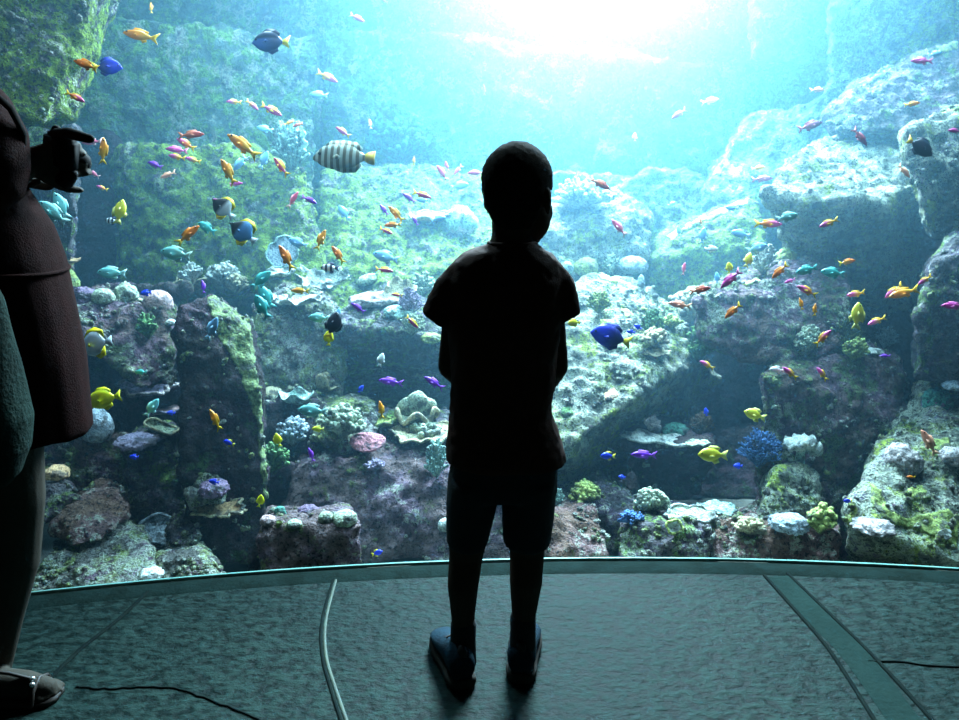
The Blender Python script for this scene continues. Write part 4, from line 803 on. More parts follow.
F = [
 (141,36,34,168,'gold',.15,'large golden orange fish swimming left near the top left, beside the mossy boulder'),
 (151,8,11,95,'gold',.6,'tiny yellow fish pointing up at the top edge, above the large golden fish'),
 (86,65,26,158,'orange',.1,'orange fish at the tail of the round blue tang, top left'),
 (107,67,27,0,'royal',.14,'round blue tang facing right in front of the blue gap, top left'),
 (75,97,19,-28,'pinkor',.2,'pink and orange fish facing right-down at the lower tip of the mossy boulder'),
 (234,102,14,178,'pinkyel',.4,'small magenta fish heading left, left of the light blue fish high in the school'),
 (103,151,25,88,'gold',.1,'orange fish standing upright right of the woman\'s camera'),
 (92,142,20,184,'pink',.4,'thin pale pink fish at the fingertips of the woman'),
 (94,174,13,150,'pink',.5,'small pink fish below the camera lens'),
 (102,188,11,160,'pinkor',.5,'tiny pink and orange fish in the blue gap under the camera'),
 (27,190,11,250,'violet',.5,'small purple fish in the gap below the woman\'s forearm'),
 (191,135,24,4,'red',.15,'dark red fish heading right, topmost of the cluster above the square block'),
 (186,144,20,150,'pinkor',.2,'orange and pink fish slanting just under the dark red fish'),
 (177,150,20,175,'magenta',.4,'magenta fish behind the slanting orange one in the cluster'),
 (177,157,16,170,'pinkyel',.3,'pink-headed yellow fish under the magenta one in the cluster'),
 (193,160,15,165,'pinkyel',.4,'small pink and yellow fish, rightmost of the cluster above the square block'),
 (155,165,16,158,'violet',.3,'violet fish on the upper left face of the square block'),
 (168,175,16,200,'salmon',.5,'faded salmon fish below the violet fish'),
 (243,146,34,143,'gold',.12,'large orange fish slanting down to a forked tail, above the three pale blue fish'),
 (228,172,28,120,'gold',.12,'steep orange fish with spread yellow tail in the middle of the school'),
 (236,184,13,5,'magenta',.3,'small magenta fish behind the tail of the steep orange fish'),
 (240,163,17,230,'paleblue',.5,'pale blue fish between the two big orange fish'),
 (264,160,18,65,'paleblue',.6,'pale blue upright fish left of the red and yellow one'),
 (265,129,15,170,'paleblue',.7,'faded blue fish right of the large slanting orange fish\'s back'),
 (281,167,22,128,'magyel',.2,'magenta and yellow fish slanting left-up beside the striped fish\'s head'),
 (352,17,1,0,'pink',.5,None),
 (357,18,16,-30,'pink',.4,'pink fish at the very top, left of the white glow'),
 (384,1,8,160,'plum',.4,'dark speck of a fish cut by the top edge above the glow'),
 (271,42,36,176,'navy',.12,'dark blue tang with a yellow tail at the top, facing left'),
 (327,77,21,-25,'pinkyel',.35,'pink-violet fish with yellow tail below the dark blue tang'),
 (319,95,17,175,'paleblue',.6,'light blue fish under the pink-violet one with yellow tail'),
 (252,105,14,-38,'pinkor',.4,'small orange and pink fish left of the magenta one with yellow back'),
 (271,110,22,-28,'magyel',.3,'magenta fish with yellow back heading right-down, above the slope'),
 (289,123,10,20,'gold',.4,'tiny yellow fish left of the small red one in the haze'),
 (298,125,10,200,'red',.35,'tiny red fish above the pale coral bush'),
 (343,132,17,145,'magyel',.3,'small orange-pink fish just above the striped fish'),
 (370,124,10,100,'salmon',.6,'faded reddish fish above the striped fish\'s back'),
 (344,157,58,176,'striped',.08,'big vertically striped olive fish with an amber tail, heading left'),
 (414,161,8,90,'gold',.5,'tiny orange fish in front of the large hazy bush'),
 (442,173,17,125,'pink',.4,'pink fish leaning left, leftmost of the four left of the boy\'s head'),
 (447,166,10,110,'magenta',.5,'tiny magenta fish above the leaning pink one left of the boy\'s head'),
 (458,170,12,230,'pink',.5,'small pink fish pointing down, second from the boy\'s head'),
 (476,173,16,180,'pink',.3,'pink fish touching the outline of the boy\'s head'),
 (459,186,18,8,'paleblue',.6,'light blue fish above the furry turquoise dome'),
 (484,90,11,95,'plum',.4,'tiny dark purple fish hovering above the boy\'s head'),
 (679,114,17,215,'red',.3,'pinkish red fish with raised tail right of the light glow'),
 (710,101,18,15,'pink',.7,'faded pink fish right of the pinkish red one near the glow'),
 (635,137,8,90,'lemon',.7,'blurred yellowish fish in the glow right of the boy\'s head'),
 (600,184,21,-28,'red',.15,'dark red fish heading right-down, right of the boy\'s ear'),
 (922,61,20,178,'magenta',.2,'magenta fish on the tilted slab near the top right corner'),
 (935,54,13,10,'paleblue',.4,'pale blue fish just behind the magenta one on the tilted slab'),
 (817,90,15,5,'salmon',.4,'small orange fish at the left end of the tilted slab'),
 (912,104,14,8,'gold',.3,'small yellow fish under the tilted slab'),
 (810,126,25,18,'plum',.3,'purple-brown fish above the pale-topped rock, nose up right'),
 (860,137,21,-48,'plum',.25,'dark red-purple fish diving right onto the pale-topped rock'),
 (955,131,14,178,'magenta',.2,'magenta fish cut by the right edge, level with the dark tang'),
 (920,147,28,-30,'dark',.3,'round dark tang with yellow tail near the right edge'),
 (904,171,16,-50,'salmon',.3,'orange-red fish below the dark tang'),
 (758,168,13,10,'gold',.5,'faded yellow fish left of the pale-topped rock'),
 (762,179,19,2,'plum',.6,'faded violet-grey fish at the left tip of the pale-topped rock'),
 (53,213,31,140,'cyan',.12,'pale cyan fish with nose up left below the camera, in front of its twin'),
 (61,206,26,115,'cyan',.2,'pale cyan fish half hidden behind its twin below the camera'),
 (120,212,24,80,'lemon',.15,'yellow upright fish in the blue gap left of the square block'),
 (112,221,13,175,'humbug',.2,'tiny black and white striped fish at the tail of the yellow upright one'),
 (188,235,26,42,'orange',.1,'orange fish curving up right in front of the square block'),
 (207,228,20,150,'teal',.3,'blue-grey fish right of the orange curving one'),
 (223,208,26,135,'bicolor',.12,'black, white and yellow butterflyfish, upper of the two in front of the square block'),
 (218,201,10,160,'magenta',.4,'magenta fish behind the black and white butterflyfish'),
 (240,212,1,0,'pink',.4,None),
 (243,232,30,140,'bluebutter',.1,'blue butterflyfish with black head and yellow fins, lower of the two'),
 (176,254,30,170,'cyan',.12,'pale cyan fish heading left, low on the square block'),
 (112,273,26,178,'cyan',.12,'pale cyan fish heading left over the purple ledge'),
 (146,293,11,185,'blue',.4,'small dark blue fish in the shadow above the pinkish dome'),
 (203,287,13,100,'violet',.2,'purple fish in front of the ragged tan plate'),
 (212,329,24,62,'paleblue',.15,'slim light blue fish pointing up in front of the left pillar'),
 (168,182,1,0,'pink',.4,None),
 (95,344,34,190,'butter',.08,'white and yellow butterflyfish beside the dress'),
 (293,200,18,55,'pink',.3,'thin pink fish behind the purple one, above the mossy edge'),
 (309,200,16,-25,'violet',.2,'purple fish on the right edge of the square block'),
 (344,213,17,125,'paleblue',.5,'faded light blue fish in the middle of the mossy slope'),
 (298,243,20,160,'paleblue',.3,'blue fish with drooping tail right of the tall sheet coral'),
 (286,258,26,118,'orange',.1,'orange fish with yellow tail in front of the tall pale sheet coral'),
 (321,240,21,68,'gold',.15,'golden fish pointing up in the crevice beside the square block'),
 (338,255,20,125,'orange',.12,'orange fish leaning left above the striped damselfish'),
 (300,291,17,178,'gold',.2,'round golden fish between the white corals'),
 (261,280,24,40,'teal',.2,'teal fish pointing up right, topmost of the three teal ones'),
 (266,297,25,120,'teal',.15,'teal fish pointing up left, middle of the three teal ones'),
 (262,307,25,118,'teal',.1,'teal fish pointing up left, lowest of the three teal ones'),
 (319,318,20,178,'cyan',.15,'cyan fish nosing left beside the black fish'),
 (333,325,25,70,'dark',.1,'black fish pointing up beside the cave'),
 (329,338,15,85,'yellow',.1,'bright yellow small fish right under the black fish'),
 (338,313,10,80,'paleblue',.3,'tiny light blue fish at the top of the black fish'),
 (330,268,17,178,'humbug',.15,'black and white striped damselfish above the spongy white coral'),
 (386,257,25,166,'paleblue',.3,'blue fish heading left on the mossy slope above the ledge'),
 (384,270,17,-8,'magyel',.2,'small yellow-backed magenta fish under the blue fish on the slope'),
 (396,214,20,135,'gold',.15,'golden fish curving down left of the tan ring coral'),
 (393,225,16,184,'orange',.15,'orange fish lying level under the curving golden one'),
 (384,210,13,128,'violet',.3,'purple fish left of the curving golden fish'),
 (386,231,14,-25,'magyel',.25,'yellow and magenta fish lowest of the cluster left of the ring coral'),
 (415,221,11,120,'violet',.3,'purple fish at the rim of the tan ring coral'),
 (438,219,15,10,'paleblue',.3,'light blue fish between the ring coral and the furry dome'),
 (409,198,15,145,'violet',.3,'purple fish with a pale tail above the ring coral'),
 (422,195,18,-18,'magyel',.2,'magenta fish with bright yellow back above the ring coral'),
 (423,200,13,178,'paleblue',.4,'light blue fish beneath the yellow-backed magenta one'),
 (397,295,11,172,'magyel',.3,'tiny red and yellow fish inside the bushy tan plate'),
 (358,308,16,145,'violet',.15,'purple fish at the mouth of the cave'),
 (412,322,16,-45,'magyel',.2,'yellow and magenta fish diving beside the boy\'s sleeve'),
 (381,360,13,75,'white',.2,'tiny white fish in the dark cave'),
 (391,382,23,172,'violet',.2,'purple fish heading left in the dark cave, above the leather coral'),
 (434,383,21,148,'violet',.12,'purple fish with a yellowish face beside the boy\'s waist'),
 (619,228,20,130,'pink',.25,'pink fish in the haze in front of the boulder right of the boy\'s neck'),
 (672,204,9,20,'paleblue',.6,'tiny blue fish in the haze above the angular block'),
 (574,323,12,185,'yellow',.12,'yellow fish tail peeking out from behind the boy\'s right sleeve'),
 (611,337,38,163,'royal',.12,'royal blue tang on the slanting slab, facing left'),
 (631,332,8,170,'blue',.3,'tiny blue fish right behind the royal blue tang, nearer to it'),
 (638,327,8,150,'blue',.3,'tiny blue fish second and higher behind the royal blue tang'),
 (684,269,12,80,'pink',.4,'small pink fish hanging in the deep blue left of the rounded boulder'),
 (701,222,8,100,'salmon',.3,'tiny orange-red fish on the face of the angular block'),
 (703,236,16,80,'paleblue',.4,'thin pale blue fish pointing up on the angular block'),
 (711,249,12,0,'white',.3,'roundish white fish on the lower face of the angular block'),
 (717,278,11,95,'paleblue',.4,'pale blue fish upright above the rounded boulder\'s left end'),
 (679,231,10,100,'paleblue',.5,'faint blue fish at the left of the angular block'),
 (700,290,20,12,'red',.15,'brick red fish above the knobbly cream coral'),
 (680,305,22,172,'salmon',.12,'salmon fish heading left across the cream coral'),
 (768,224,25,-3,'pinkor',.12,'orange and magenta fish heading right toward the pale blue one'),
 (787,217,20,12,'cyan',.2,'pale blue fish in front of the nose of the orange and magenta fish'),
 (732,208,12,175,'paleblue',.4,'pale blue fish at the top of the angular block'),
 (741,234,18,165,'paleblue',.3,'pale blue fish near the right edge of the angular block'),
 (757,248,20,15,'paleblue',.25,'blue fish above the white stubby coral'),
 (748,260,15,70,'lemon',.2,'yellow fish left of the white stubby coral'),
 (829,223,19,202,'pinkyel',.2,'small pink and yellow fish in the shade under the pale-topped rock'),
 (847,262,16,12,'orange',.25,'orange fish with yellow tail in the dark blue gap, highest there'),
 (731,279,24,222,'magenta',.12,'magenta-red fish nosing down left onto the rounded boulder'),
 (729,268,11,90,'yellow',.2,'small yellow fish above the magenta-red one'),
 (780,271,20,222,'orange',.15,'orange fish slanting on top of the rounded boulder'),
 (790,281,11,200,'magenta',.3,'purple-magenta fish under the slanting orange fish'),
 (807,270,20,195,'teal',.2,'teal-blue fish on top of the rounded boulder'),
 (833,273,22,172,'teal',.25,'dim teal fish at the right shoulder of the rounded boulder'),
 (807,291,21,155,'pinkor',.15,'pink-headed orange fish on the face of the rounded boulder'),
 (801,304,12,100,'gold',.2,'tiny yellow upright fish, left of the two on the rounded boulder'),
 (815,310,12,85,'gold',.2,'tiny yellow upright fish, right of the two on the rounded boulder'),
 (733,311,20,222,'orange',.15,'orange-yellow fish at the lower left of the rounded boulder'),
 (856,294,18,190,'pinkyel',.25,'pink and yellow fish at the right rim of the rounded boulder'),
 (894,291,20,218,'pinkyel',.3,'pink-headed fish just behind the big golden one in the dark gap'),
 (904,293,29,195,'gold',.2,'big golden fish in the dark blue gap at right'),
 (925,280,15,215,'pinkyel',.3,'small purple and yellow fish, rightmost in the dark gap'),
 (877,321,18,202,'pinkyel',.3,'pink and yellow fish low in the dark gap'),
 (954,306,22,178,'magenta',.15,'bright magenta fish cut by the right edge, halfway down'),
 (857,316,25,85,'lemon',.15,'yellow upright fish right above the dark olive bush'),
 (823,338,21,42,'pinkor',.15,'pink fish slanting over the round pale bush'),
 (707,365,15,150,'pinkyel',.2,'pink and yellow fish at the right tip of the slanting slab'),
 (706,412,8,100,'blue',.3,'tiny blue fish above the brown feathery bush'),
 (885,356,10,180,'violet',.2,'violet spot of a fish under the small blue coral bush'),
 (790,373,17,142,'pinkyel',.15,'pink and yellow fish, left of the pair on the purple pillar'),
 (822,374,15,125,'pinkyel',.15,'pink and yellow fish, right of the pair on the purple pillar'),
 (777,370,13,175,'white',.2,'pale small fish left of the pair on the purple pillar'),
 (755,415,21,162,'lemon',.12,'lemon yellow fish facing left in the open dark water at right'),
 (738,466,9,178,'blue',.3,'tiny blue fish beneath the blue feathery coral'),
 (848,501,9,178,'bluedam',.2,'tiny blue and yellow fish left of the bright lower right slab'),
 (929,443,27,118,'salmon',.1,'coral pink fish on the bright lower right slab'),
 (911,477,8,178,'orange',.2,'tiny orange fish in the middle of the bright lower right slab'),
 (921,567,21,175,'orange',.05,'orange fish at the bottom right by the glass edge'),
 (104,399,33,192,'yellow',.05,'bright yellow fish at the edge of the dress'),
 (152,408,20,55,'cyan',.1,'small cyan fish pointing up near the brown plate'),
 (215,420,22,118,'gold',.08,'golden fish hanging nose-up in front of the left pillar'),
 (171,413,8,178,'blue',.2,'tiny dark blue fish on the brown plate'),
 (229,443,11,160,'bluedam',.2,'tiny blue and yellow fish on the face of the left pillar'),
 (214,482,10,170,'blue',.2,'tiny royal blue fish on the knob above the tan ragged plate'),
 (134,457,9,178,'blue',.2,'tiny blue fish in the dark above the brown wedge boulder'),
 (141,372,11,178,'teal',.2,'tiny teal fish in the dark above the purple-grey plate'),
 (313,411,28,176,'cyan',.1,'turquoise fish in front of the coral slope left of the middle'),
 (381,410,17,100,'gold',.1,'golden upright fish above the small yellow-green cup'),
 (278,440,13,110,'yellow',.15,'round yellow fish at the foot of the left pillar\'s edge'),
 (318,429,11,178,'lemon',.2,'yellow-green fish left of the knobbly mound'),
 (311,455,14,110,'violet',.2,'purple fish deep in the shade left of the brown boulder'),
 (260,501,12,75,'yellow',.1,'yellow slim fish left of the box-shaped block'),
 (361,389,8,60,'blue',.3,'tiny blue fish in the dark above the yellow-green cup'),
 (377,553,11,20,'bluedam',.1,'tiny blue and yellow fish at the bottom left of the boy'),
 (644,455,24,178,'violet',.12,'purple fish in front of the dark square block'),
 (608,456,14,178,'bluedam',.15,'blue and yellow fish under the slanting slab'),
 (622,477,7,170,'blue',.3,'tiny blue fish above the low coral-grown rocks'),
 (560,457,7,178,'lemon',.2,'tiny yellow fish right of the boy\'s shorts'),
 (713,455,28,178,'lemon',.08,'long yellow-green fish at the right end of the dark square block'),
]
nf = 0
for f in F:
    if f[6] is None: continue
    fish(*f); nf += 1
print('fish', nf)
# ------------------------------------------------------------------ people
random.seed(21)
def ell_rings(rows, n=28, pw=2.4):
    """rows: (py, left px, right px, half depth, plane y) -> elliptical rings in the world"""
    out = []
    for py, l, r, hd, y in rows:
        a = P(l, py, y); b = P(r, py, y); c = (a+b)/2; w = (b.x-a.x)/2; ring = []
        for k in range(n):
            t = 2*math.pi*k/n; cx, sx = math.cos(t), math.sin(t)
            ring.append(Vector((c.x+w*math.copysign(abs(cx)**(2/pw), cx), y+hd*math.copysign(abs(sx)**(2/pw), sx), c.z)))
        out.append(ring)
    return out
def hand(bm, wrist, dirv, palm_n, s=1.0, curl=(.5, .6, .65, .7), thumb=1, tcurl=.5):
    """palm and five fingers; dirv = towards the fingertips, palm_n = out of the palm, thumb = +1/-1 side; s = 1 for a 0.18 m hand"""
    d = Vector(dirv).normalized(); n = Vector(palm_n); n = (n-d*n.dot(d)).normalized(); sd = d.cross(n)*thumb
    w = Vector(wrist)
    for k, (o_, L, r) in enumerate(((-.031, .078, .0088), (-.010, .083, .0088), (.011, .080, .0088), (.031, .072, .0085))):
        tube(bm, [w+sd*(-o_*.5)*s, w+(d*L*.6-sd*o_*.9)*s, w+(d*.088-sd*o_)*s], [.015*s, .014*s, .0115*s], 10, .8)
    for k, (o_, L, r) in enumerate(((-.031, .070, .0085), (-.010, .078, .0088), (.011, .073, .0086), (.031, .056, .0076))):
        p = w+(d*.085-sd*o_)*s; pts = [p]; a = 0; seg = (L*.45, L*.32, L*.25)
        for q in range(3):
            a += curl[k]*(.6, 1.0, .7)[q]; p = p+(d*math.cos(a)+n*math.sin(a))*seg[q]*s; pts.append(p)
        tube(bm, pts, [r*1.1*s, r*s, r*.93*s, r*.8*s], 10)
    p = w+(d*.02+sd*.024)*s; pts = [p]; a = .75
    for q, L in enumerate((.038, .032, .026)):
        dd = (d*math.cos(a)+sd*math.sin(a)+n*tcurl*(.3+.4*q)).normalized(); p = p+dd*L*s; pts.append(p); a -= .25
    tube(bm, pts, [.0145*s, .0115*s, .0105*s, .0088*s], 10)
def head(bm, c, yaw, s=1.0):
    """head with its chin about .115*s below c; looks along +Y turned clockwise by yaw"""
    Rz = Matrix.Rotation(-yaw, 3, 'Z')
    def L(v): return Vector(c)+Rz @ (Vector(v)*s)
    def E(p, r, sub=3): ellipsoid(bm, L(p), tuple(x*s for x in r), Rz, sub)
    E((0, -.008, .028), (.063, .088, .082), 4); E((0, .030, -.040), (.056, .056, .062)); E((0, .052, -.078), (.030, .026, .026))
    E((.031, .048, -.030), (.024, .024, .030)); E((-.031, .048, -.030), (.024, .024, .030)); E((0, .060, .030), (.050, .024, .034))
    tube(bm, [L((0, .080, .006)), L((0, .092, -.012)), L((0, .100, -.026))], [.007*s, .009*s, .011*s], 10)
    for q in (-1, 1):
        E((q*.009, .092, -.028), (.007, .007, .006), 2)
        ellipsoid(bm, L((q*.069, -.004, -.006)), (.007*s, .018*s, .029*s), Rz @ Matrix.Rotation(q*.35, 3, 'Z'), 3)
        E((q*.030, .078, .022), (.016, .008, .005), 2)
    E((0, .084, -.052), (.019, .008, .0045), 2); E((0, .083, -.061), (.016, .008, .0055), 2)
    return L, Rz
def eyes(L, Rz, s, par):
    for q in (-1, 1):
        b = bmesh.new(); ellipsoid(b, L((q*.030, .070, .008)), (.0115*s,)*3, Rz, 3); e = link('eye', bm_mesh(b), EYEW, par); 
EYEW = simple('eye_white', (.5, .5, .48), (.45, .45, .44), rough=.2)
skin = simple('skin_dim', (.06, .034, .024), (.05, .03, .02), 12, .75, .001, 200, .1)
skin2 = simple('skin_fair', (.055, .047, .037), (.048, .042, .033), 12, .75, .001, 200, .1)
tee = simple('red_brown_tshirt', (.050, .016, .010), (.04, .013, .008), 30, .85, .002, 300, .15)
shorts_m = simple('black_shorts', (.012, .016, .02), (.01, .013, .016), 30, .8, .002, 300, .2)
sock_m = simple('black_socks', (.012, .012, .014), rough=.9); hair_m = simple('dark_hair', (.022, .016, .012), (.012, .009, .007), 120, .95, .003, 400, .03)
shoe_m = simple('blue_black_trainers', (.008, .03, .045), (.005, .015, .025), 30, .85, .002, 200, .1); sole_m = simple('grey_brown_sole', (.05, .045, .04), (.04, .035, .03), 30, .9, spec=.1)
BY = 1.53
boy = empty('person', (FP(485, 680).x, BY, 0)); tag(boy, 'boy in a t-shirt and shorts standing with his back to us before the aquarium', 'person')
def part(name, bm, mat, par, vox=None, sm=2, org=None):
    me = bm_mesh(bm)
    if vox:
        m2 = remesh(me, vox, sm); bpy.data.meshes.remove(me); me = m2
    if org is None: org = par.location
    recenter(me, org); return link(name, me, mat, par)
bm = bmesh.new()
hc = P(519, 198, BY+.01); hc_s = 1.0
L_, Rz_ = head(bm, hc, R(30), .97)
# neck and trunk
ring_loft(bm, ell_rings([(205, 491, 534, .045, BY), (235, 492, 531, .042, BY), (246, 488, 536, .045, BY), (254, 465, 552, .05, BY), (268, 452, 560, .062, BY), (310, 455, 556, .075, BY), (360, 460, 550, .072, BY), (410, 457, 552, .078, BY), (455, 456, 553, .085, BY), (482, 456, 551, .08, BY)], pw=2.1))
def leg(pts, rad): tube(bm, pts, rad, 16)
leg([P(478, 470, BY), P(470, 520, BY), P(466, 556, BY+.005), P(463, 585, BY-.012), P(463, 615, BY-.005), P(463, 650, BY-.005)], [.062, .050, .039, .036, .028, .024])
leg([P(528, 470, BY), P(527, 520, BY), P(527, 552, BY+.005), P(526, 582, BY-.012), P(524, 612, BY-.005), P(522, 646, BY-.005)], [.062, .050, .040, .0375, .029, .024])
for x0, x1, x2 in ((452, 449, 478), (556, 557, 540)):
    sx = -1 if x0 < 500 else 1
    sh = P(x0+(-sx)*12, 284, BY); el = P(x1+sx*(-1), 366, BY+.02)
    tube(bm, [sh, sh.lerp(el, .5)+Vector((sx*.004, 0, 0)), el], [.029, .029, .027], 12)
    wr = P(x2, 392, BY+.155); tube(bm, [el, el.lerp(wr, .4), wr], [.0275, .027, .019], 12)
    hand(bm, wr, (-sx*.75, .25, -.25), (0, -1, .2), .75, (.5, .55, .6, .65), 1 if sx > 0 else -1, .2)
for hx, hy, tx, ty in ((461, 681, 441, 643), (521, 676, 524, 643)):
    h_ = FP(hx, hy); t_ = FP(tx, ty); t_.y += .01
    tube(bm, [h_+Vector((0, .03, .04)), h_.lerp(t_, .6)+Vector((0, 0, .03)), t_+Vector((0, -.01, .022))], [.026, .027, .02], 12)
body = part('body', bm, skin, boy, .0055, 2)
eyes(lambda v: L_(v)-boy.location, Rz_, 1.0, boy)
# hair: short cap with a soft fade at the neck
b = bmesh.new(); bmesh.ops.create_icosphere(b, subdivisions=5, radius=1)
for v in b.verts:
    n = v.co.copy(); k = 1+.025*noise.noise(n*14)
    v.co = Vector((n.x*.0675*k*(1+.12*max(0, n.z)*(1-max(0, n.z))*2), n.y*.0925*k-.008, n.z*.0865*k+.028))
    if v.co.z < -.01 and v.co.y < 0: v.co.z = -.01+(v.co.z+.01)*1.5; v.co.y = min(v.co.y, v.co.y*.9)
kill = [v for v in b.verts if (v.co.y > .045 and v.co.z < .062+.25*(v.co.y-.045)*0) or v.co.z < -.075 or (v.co.y > -.012 and v.co.z < .012)]
bmesh.ops.delete(b, geom=kill, context='VERTS')
for v in b.verts: v.co = L_(v.co)-boy.location
o = link('hair', bm_mesh(b), hair_m, boy); s_ = o.modifiers.new('s', 'SOLIDIFY'); s_.thickness = .009; s_.offset = -1
# t-shirt
b = bmesh.new()
ring_loft(b, ell_rings([(241, 490, 535, .044, BY), (246, 482, 541, .05, BY), (253, 463, 552, .058, BY), (262, 453, 559, .068, BY), (280, 449, 562, .08, BY), (320, 447, 562, .09, BY), (350, 449, 558, .09, BY), (385, 451, 555, .088, BY), (415, 449, 556, .092, BY), (440, 447, 562, .098, BY), (456, 446, 566, .10, BY), (459, 446, 566, .099, BY)], pw=2.3))
for sx, pts, rr in ((-1, [P(466, 272, BY), P(452, 287, BY), P(443, 304, BY+.003), P(436.5, 321, BY+.004)], [.034, .037, .037, .037]), (1, [P(547, 272, BY), P(557, 286, BY), P(563, 302, BY+.003), P(567, 319, BY+.004)], [.034, .035, .034, .032])):
    # sleeve: a closed tube with a flat lower end
    rings = []; ax = (pts[-1]-pts[0]).normalized(); a_ = ax.cross(Vector((0, 1, 0))).normalized(); b_ = Vector((0, 1, 0))
    for p, r in zip(pts, rr): rings.append([p+a_*math.cos(2*math.pi*k/18)*r+b_*math.sin(2*math.pi*k/18)*r*.95 for k in range(18)])
    ring_loft(b, rings)
me = bm_mesh(b); m2 = remesh(me, .0055, 3)
for v in m2.vertices:                                     # folds, and a kicked-out hem on the right
    w = .0035*noise.noise(Vector((v.co.x*24, v.co.y*12, v.co.z*9)))+.002*noise.noise(v.co*60)
    v.co += v.normal*w
    if v.co.x > .09 and v.co.z < .70: v.co.x -= .010*max(0, 1-abs(v.co.z-.66)/.05)
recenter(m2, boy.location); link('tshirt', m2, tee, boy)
b = bmesh.new(); rr = ell_rings([(243, 489, 536, .046, BY)], pw=2.2)[0]
tube(b, rr+[rr[0]], .0045, 8); part('collar', b, tee, boy)
# shorts
b = bmesh.new()
ring_loft(b, ell_rings([(440, 452, 556, .088, BY), (460, 450, 558, .092, BY), (484, 447, 558, .092, BY), (490, 448, 557, .088, BY)], pw=2.3))
ring_loft(b, ell_rings([(475, 448, 500, .086, BY), (500, 446, 498, .078, BY), (520, 446, 493, .07, BY), (538, 447, 489, .066, BY), (541, 448, 488, .064, BY)], pw=2.2))
ring_loft(b, ell_rings([(475, 503, 557, .086, BY), (500, 502, 555, .078, BY), (520, 502, 553, .07, BY), (538, 503, 551, .066, BY), (541, 504, 550, .064, BY)], pw=2.2))
me = bm_mesh(b); m2 = remesh(me, .0055, 2)
for v in m2.vertices: v.co += v.normal*.003*noise.noise(Vector((v.co.x*22, v.co.y*14, v.co.z*9)))
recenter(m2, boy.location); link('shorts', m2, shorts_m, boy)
for pts, rd in (([P(463.5, 624, BY-.005), P(463, 640, BY-.005), P(463, 662, BY-.004)], [.030, .030, .032]), ([P(523, 617, BY-.005), P(523, 636, BY-.005), P(522.5, 658, BY-.004)], [.030, .030, .032])):
    b = bmesh.new(); tube(b, pts, rd, 14); part('sock', b, sock_m, boy)
def shoe(hx, hy, tx, ty, par, mat, smat, L=.205, w=.036):
    h_ = FP(hx, hy); t_ = FP(tx, ty); d = (t_-h_); d.z = 0; d.normalize(); s = Vector((-d.y, d.x, 0)); rows = []; sol = []
    for t, wd, top in ((0, .62, .07), (.04, .84, .085), (.16, .95, .095), (.32, .92, .094), (.48, .97, .076), (.64, 1.08, .060), (.80, 1.05, .05), (.92, .85, .04), (1.0, .45, .026)):
        c = h_+d*L*t; rg = []
        for k in range(16):
            a = 2*math.pi*k/16; ca, sa = math.cos(a), math.sin(a)
            rg.append(c+s*w*wd*math.copysign(abs(ca)**.8, ca)*(1-.22*max(0, sa))+Vector((0, 0, .020+(top-.016)*.5+(top-.016)*.5*sa)))
        rows.append(rg)
        sr = []
        for k in range(16):
            a = 2*math.pi*k/16; ca, sa = math.cos(a), math.sin(a)
            sr.append(c+s*(w+.003)*wd*math.copysign(abs(ca)**.6, ca)+Vector((0, 0, .0155+.013*math.copysign(abs(sa)**.4, sa)))-d*(.004 if t == 0 else 0))
        sol.append(sr)
    b = bmesh.new(); ring_loft(b, rows); o = part('shoe', b, mat, par); o.data.update()
    b = bmesh.new(); ring_loft(b, sol); part('sole', b, smat, o, org=Vector(par.location))
    b = bmesh.new(); c = h_+d*.012; tube(b, [c+Vector((0, 0, .088)), c+Vector((0, 0, .10))-d*.004], [.009, .008], 8, 1.6); part('pull_tab', b, sock_m, o, org=Vector(par.location))
    for q in range(4):
        b = bmesh.new(); c = h_+d*L*(.42+.07*q); z = .088-.010*q
        tube(b, [c-s*.016+Vector((0, 0, z-.004)), c+Vector((0, 0, z+.002)), c+s*.016+Vector((0, 0, z-.004))], .0022, 6); part('lace', b, sole_m, o, org=Vector(par.location))
shoe(464, 690, 444, 646, boy, shoe_m, sole_m); shoe(520, 684, 526, 642, boy, shoe_m, sole_m)
# ---- woman at the left edge
WY = 1.46
woman = empty('person', (FP(-28, 690).x, WY, 0)); tag(woman, 'person in a dark maroon dress at the left edge holding up a black camera', 'person')
bm = bmesh.new()
hp = P(-100, 18, WY-.02); Lw, Rw = head(bm, hp, R(62), 1.12)
ring_loft(bm, ell_rings([(55, -122, -78, .055, WY), (82, -125, -72, .06, WY), (100, -150, -38, .09, WY), (130, -150, -28, .12, WY), (190, -130, -22, .125, WY), (250, -120, 5, .12, WY), (330, -120, 30, .13, WY), (400, -115, 38, .13, WY)], pw=2.1))
tube(bm, [P(-15, 360, WY+.02), P(5, 430, WY+.02), P(15, 500, WY+.02), P(12, 560, WY+.02), P(2, 620, WY+.02), P(-6, 676, WY+.02)], [.085, .072, .058, .055, .042, .032], 18)
tube(bm, [P(-85, 360, WY-.10), P(-80, 430, WY-.10), P(-78, 500, WY-.10), P(-80, 560, WY-.10), P(-85, 620, WY-.10), P(-88, 690, WY-.10)], [.085, .072, .056, .055, .042, .032], 18)
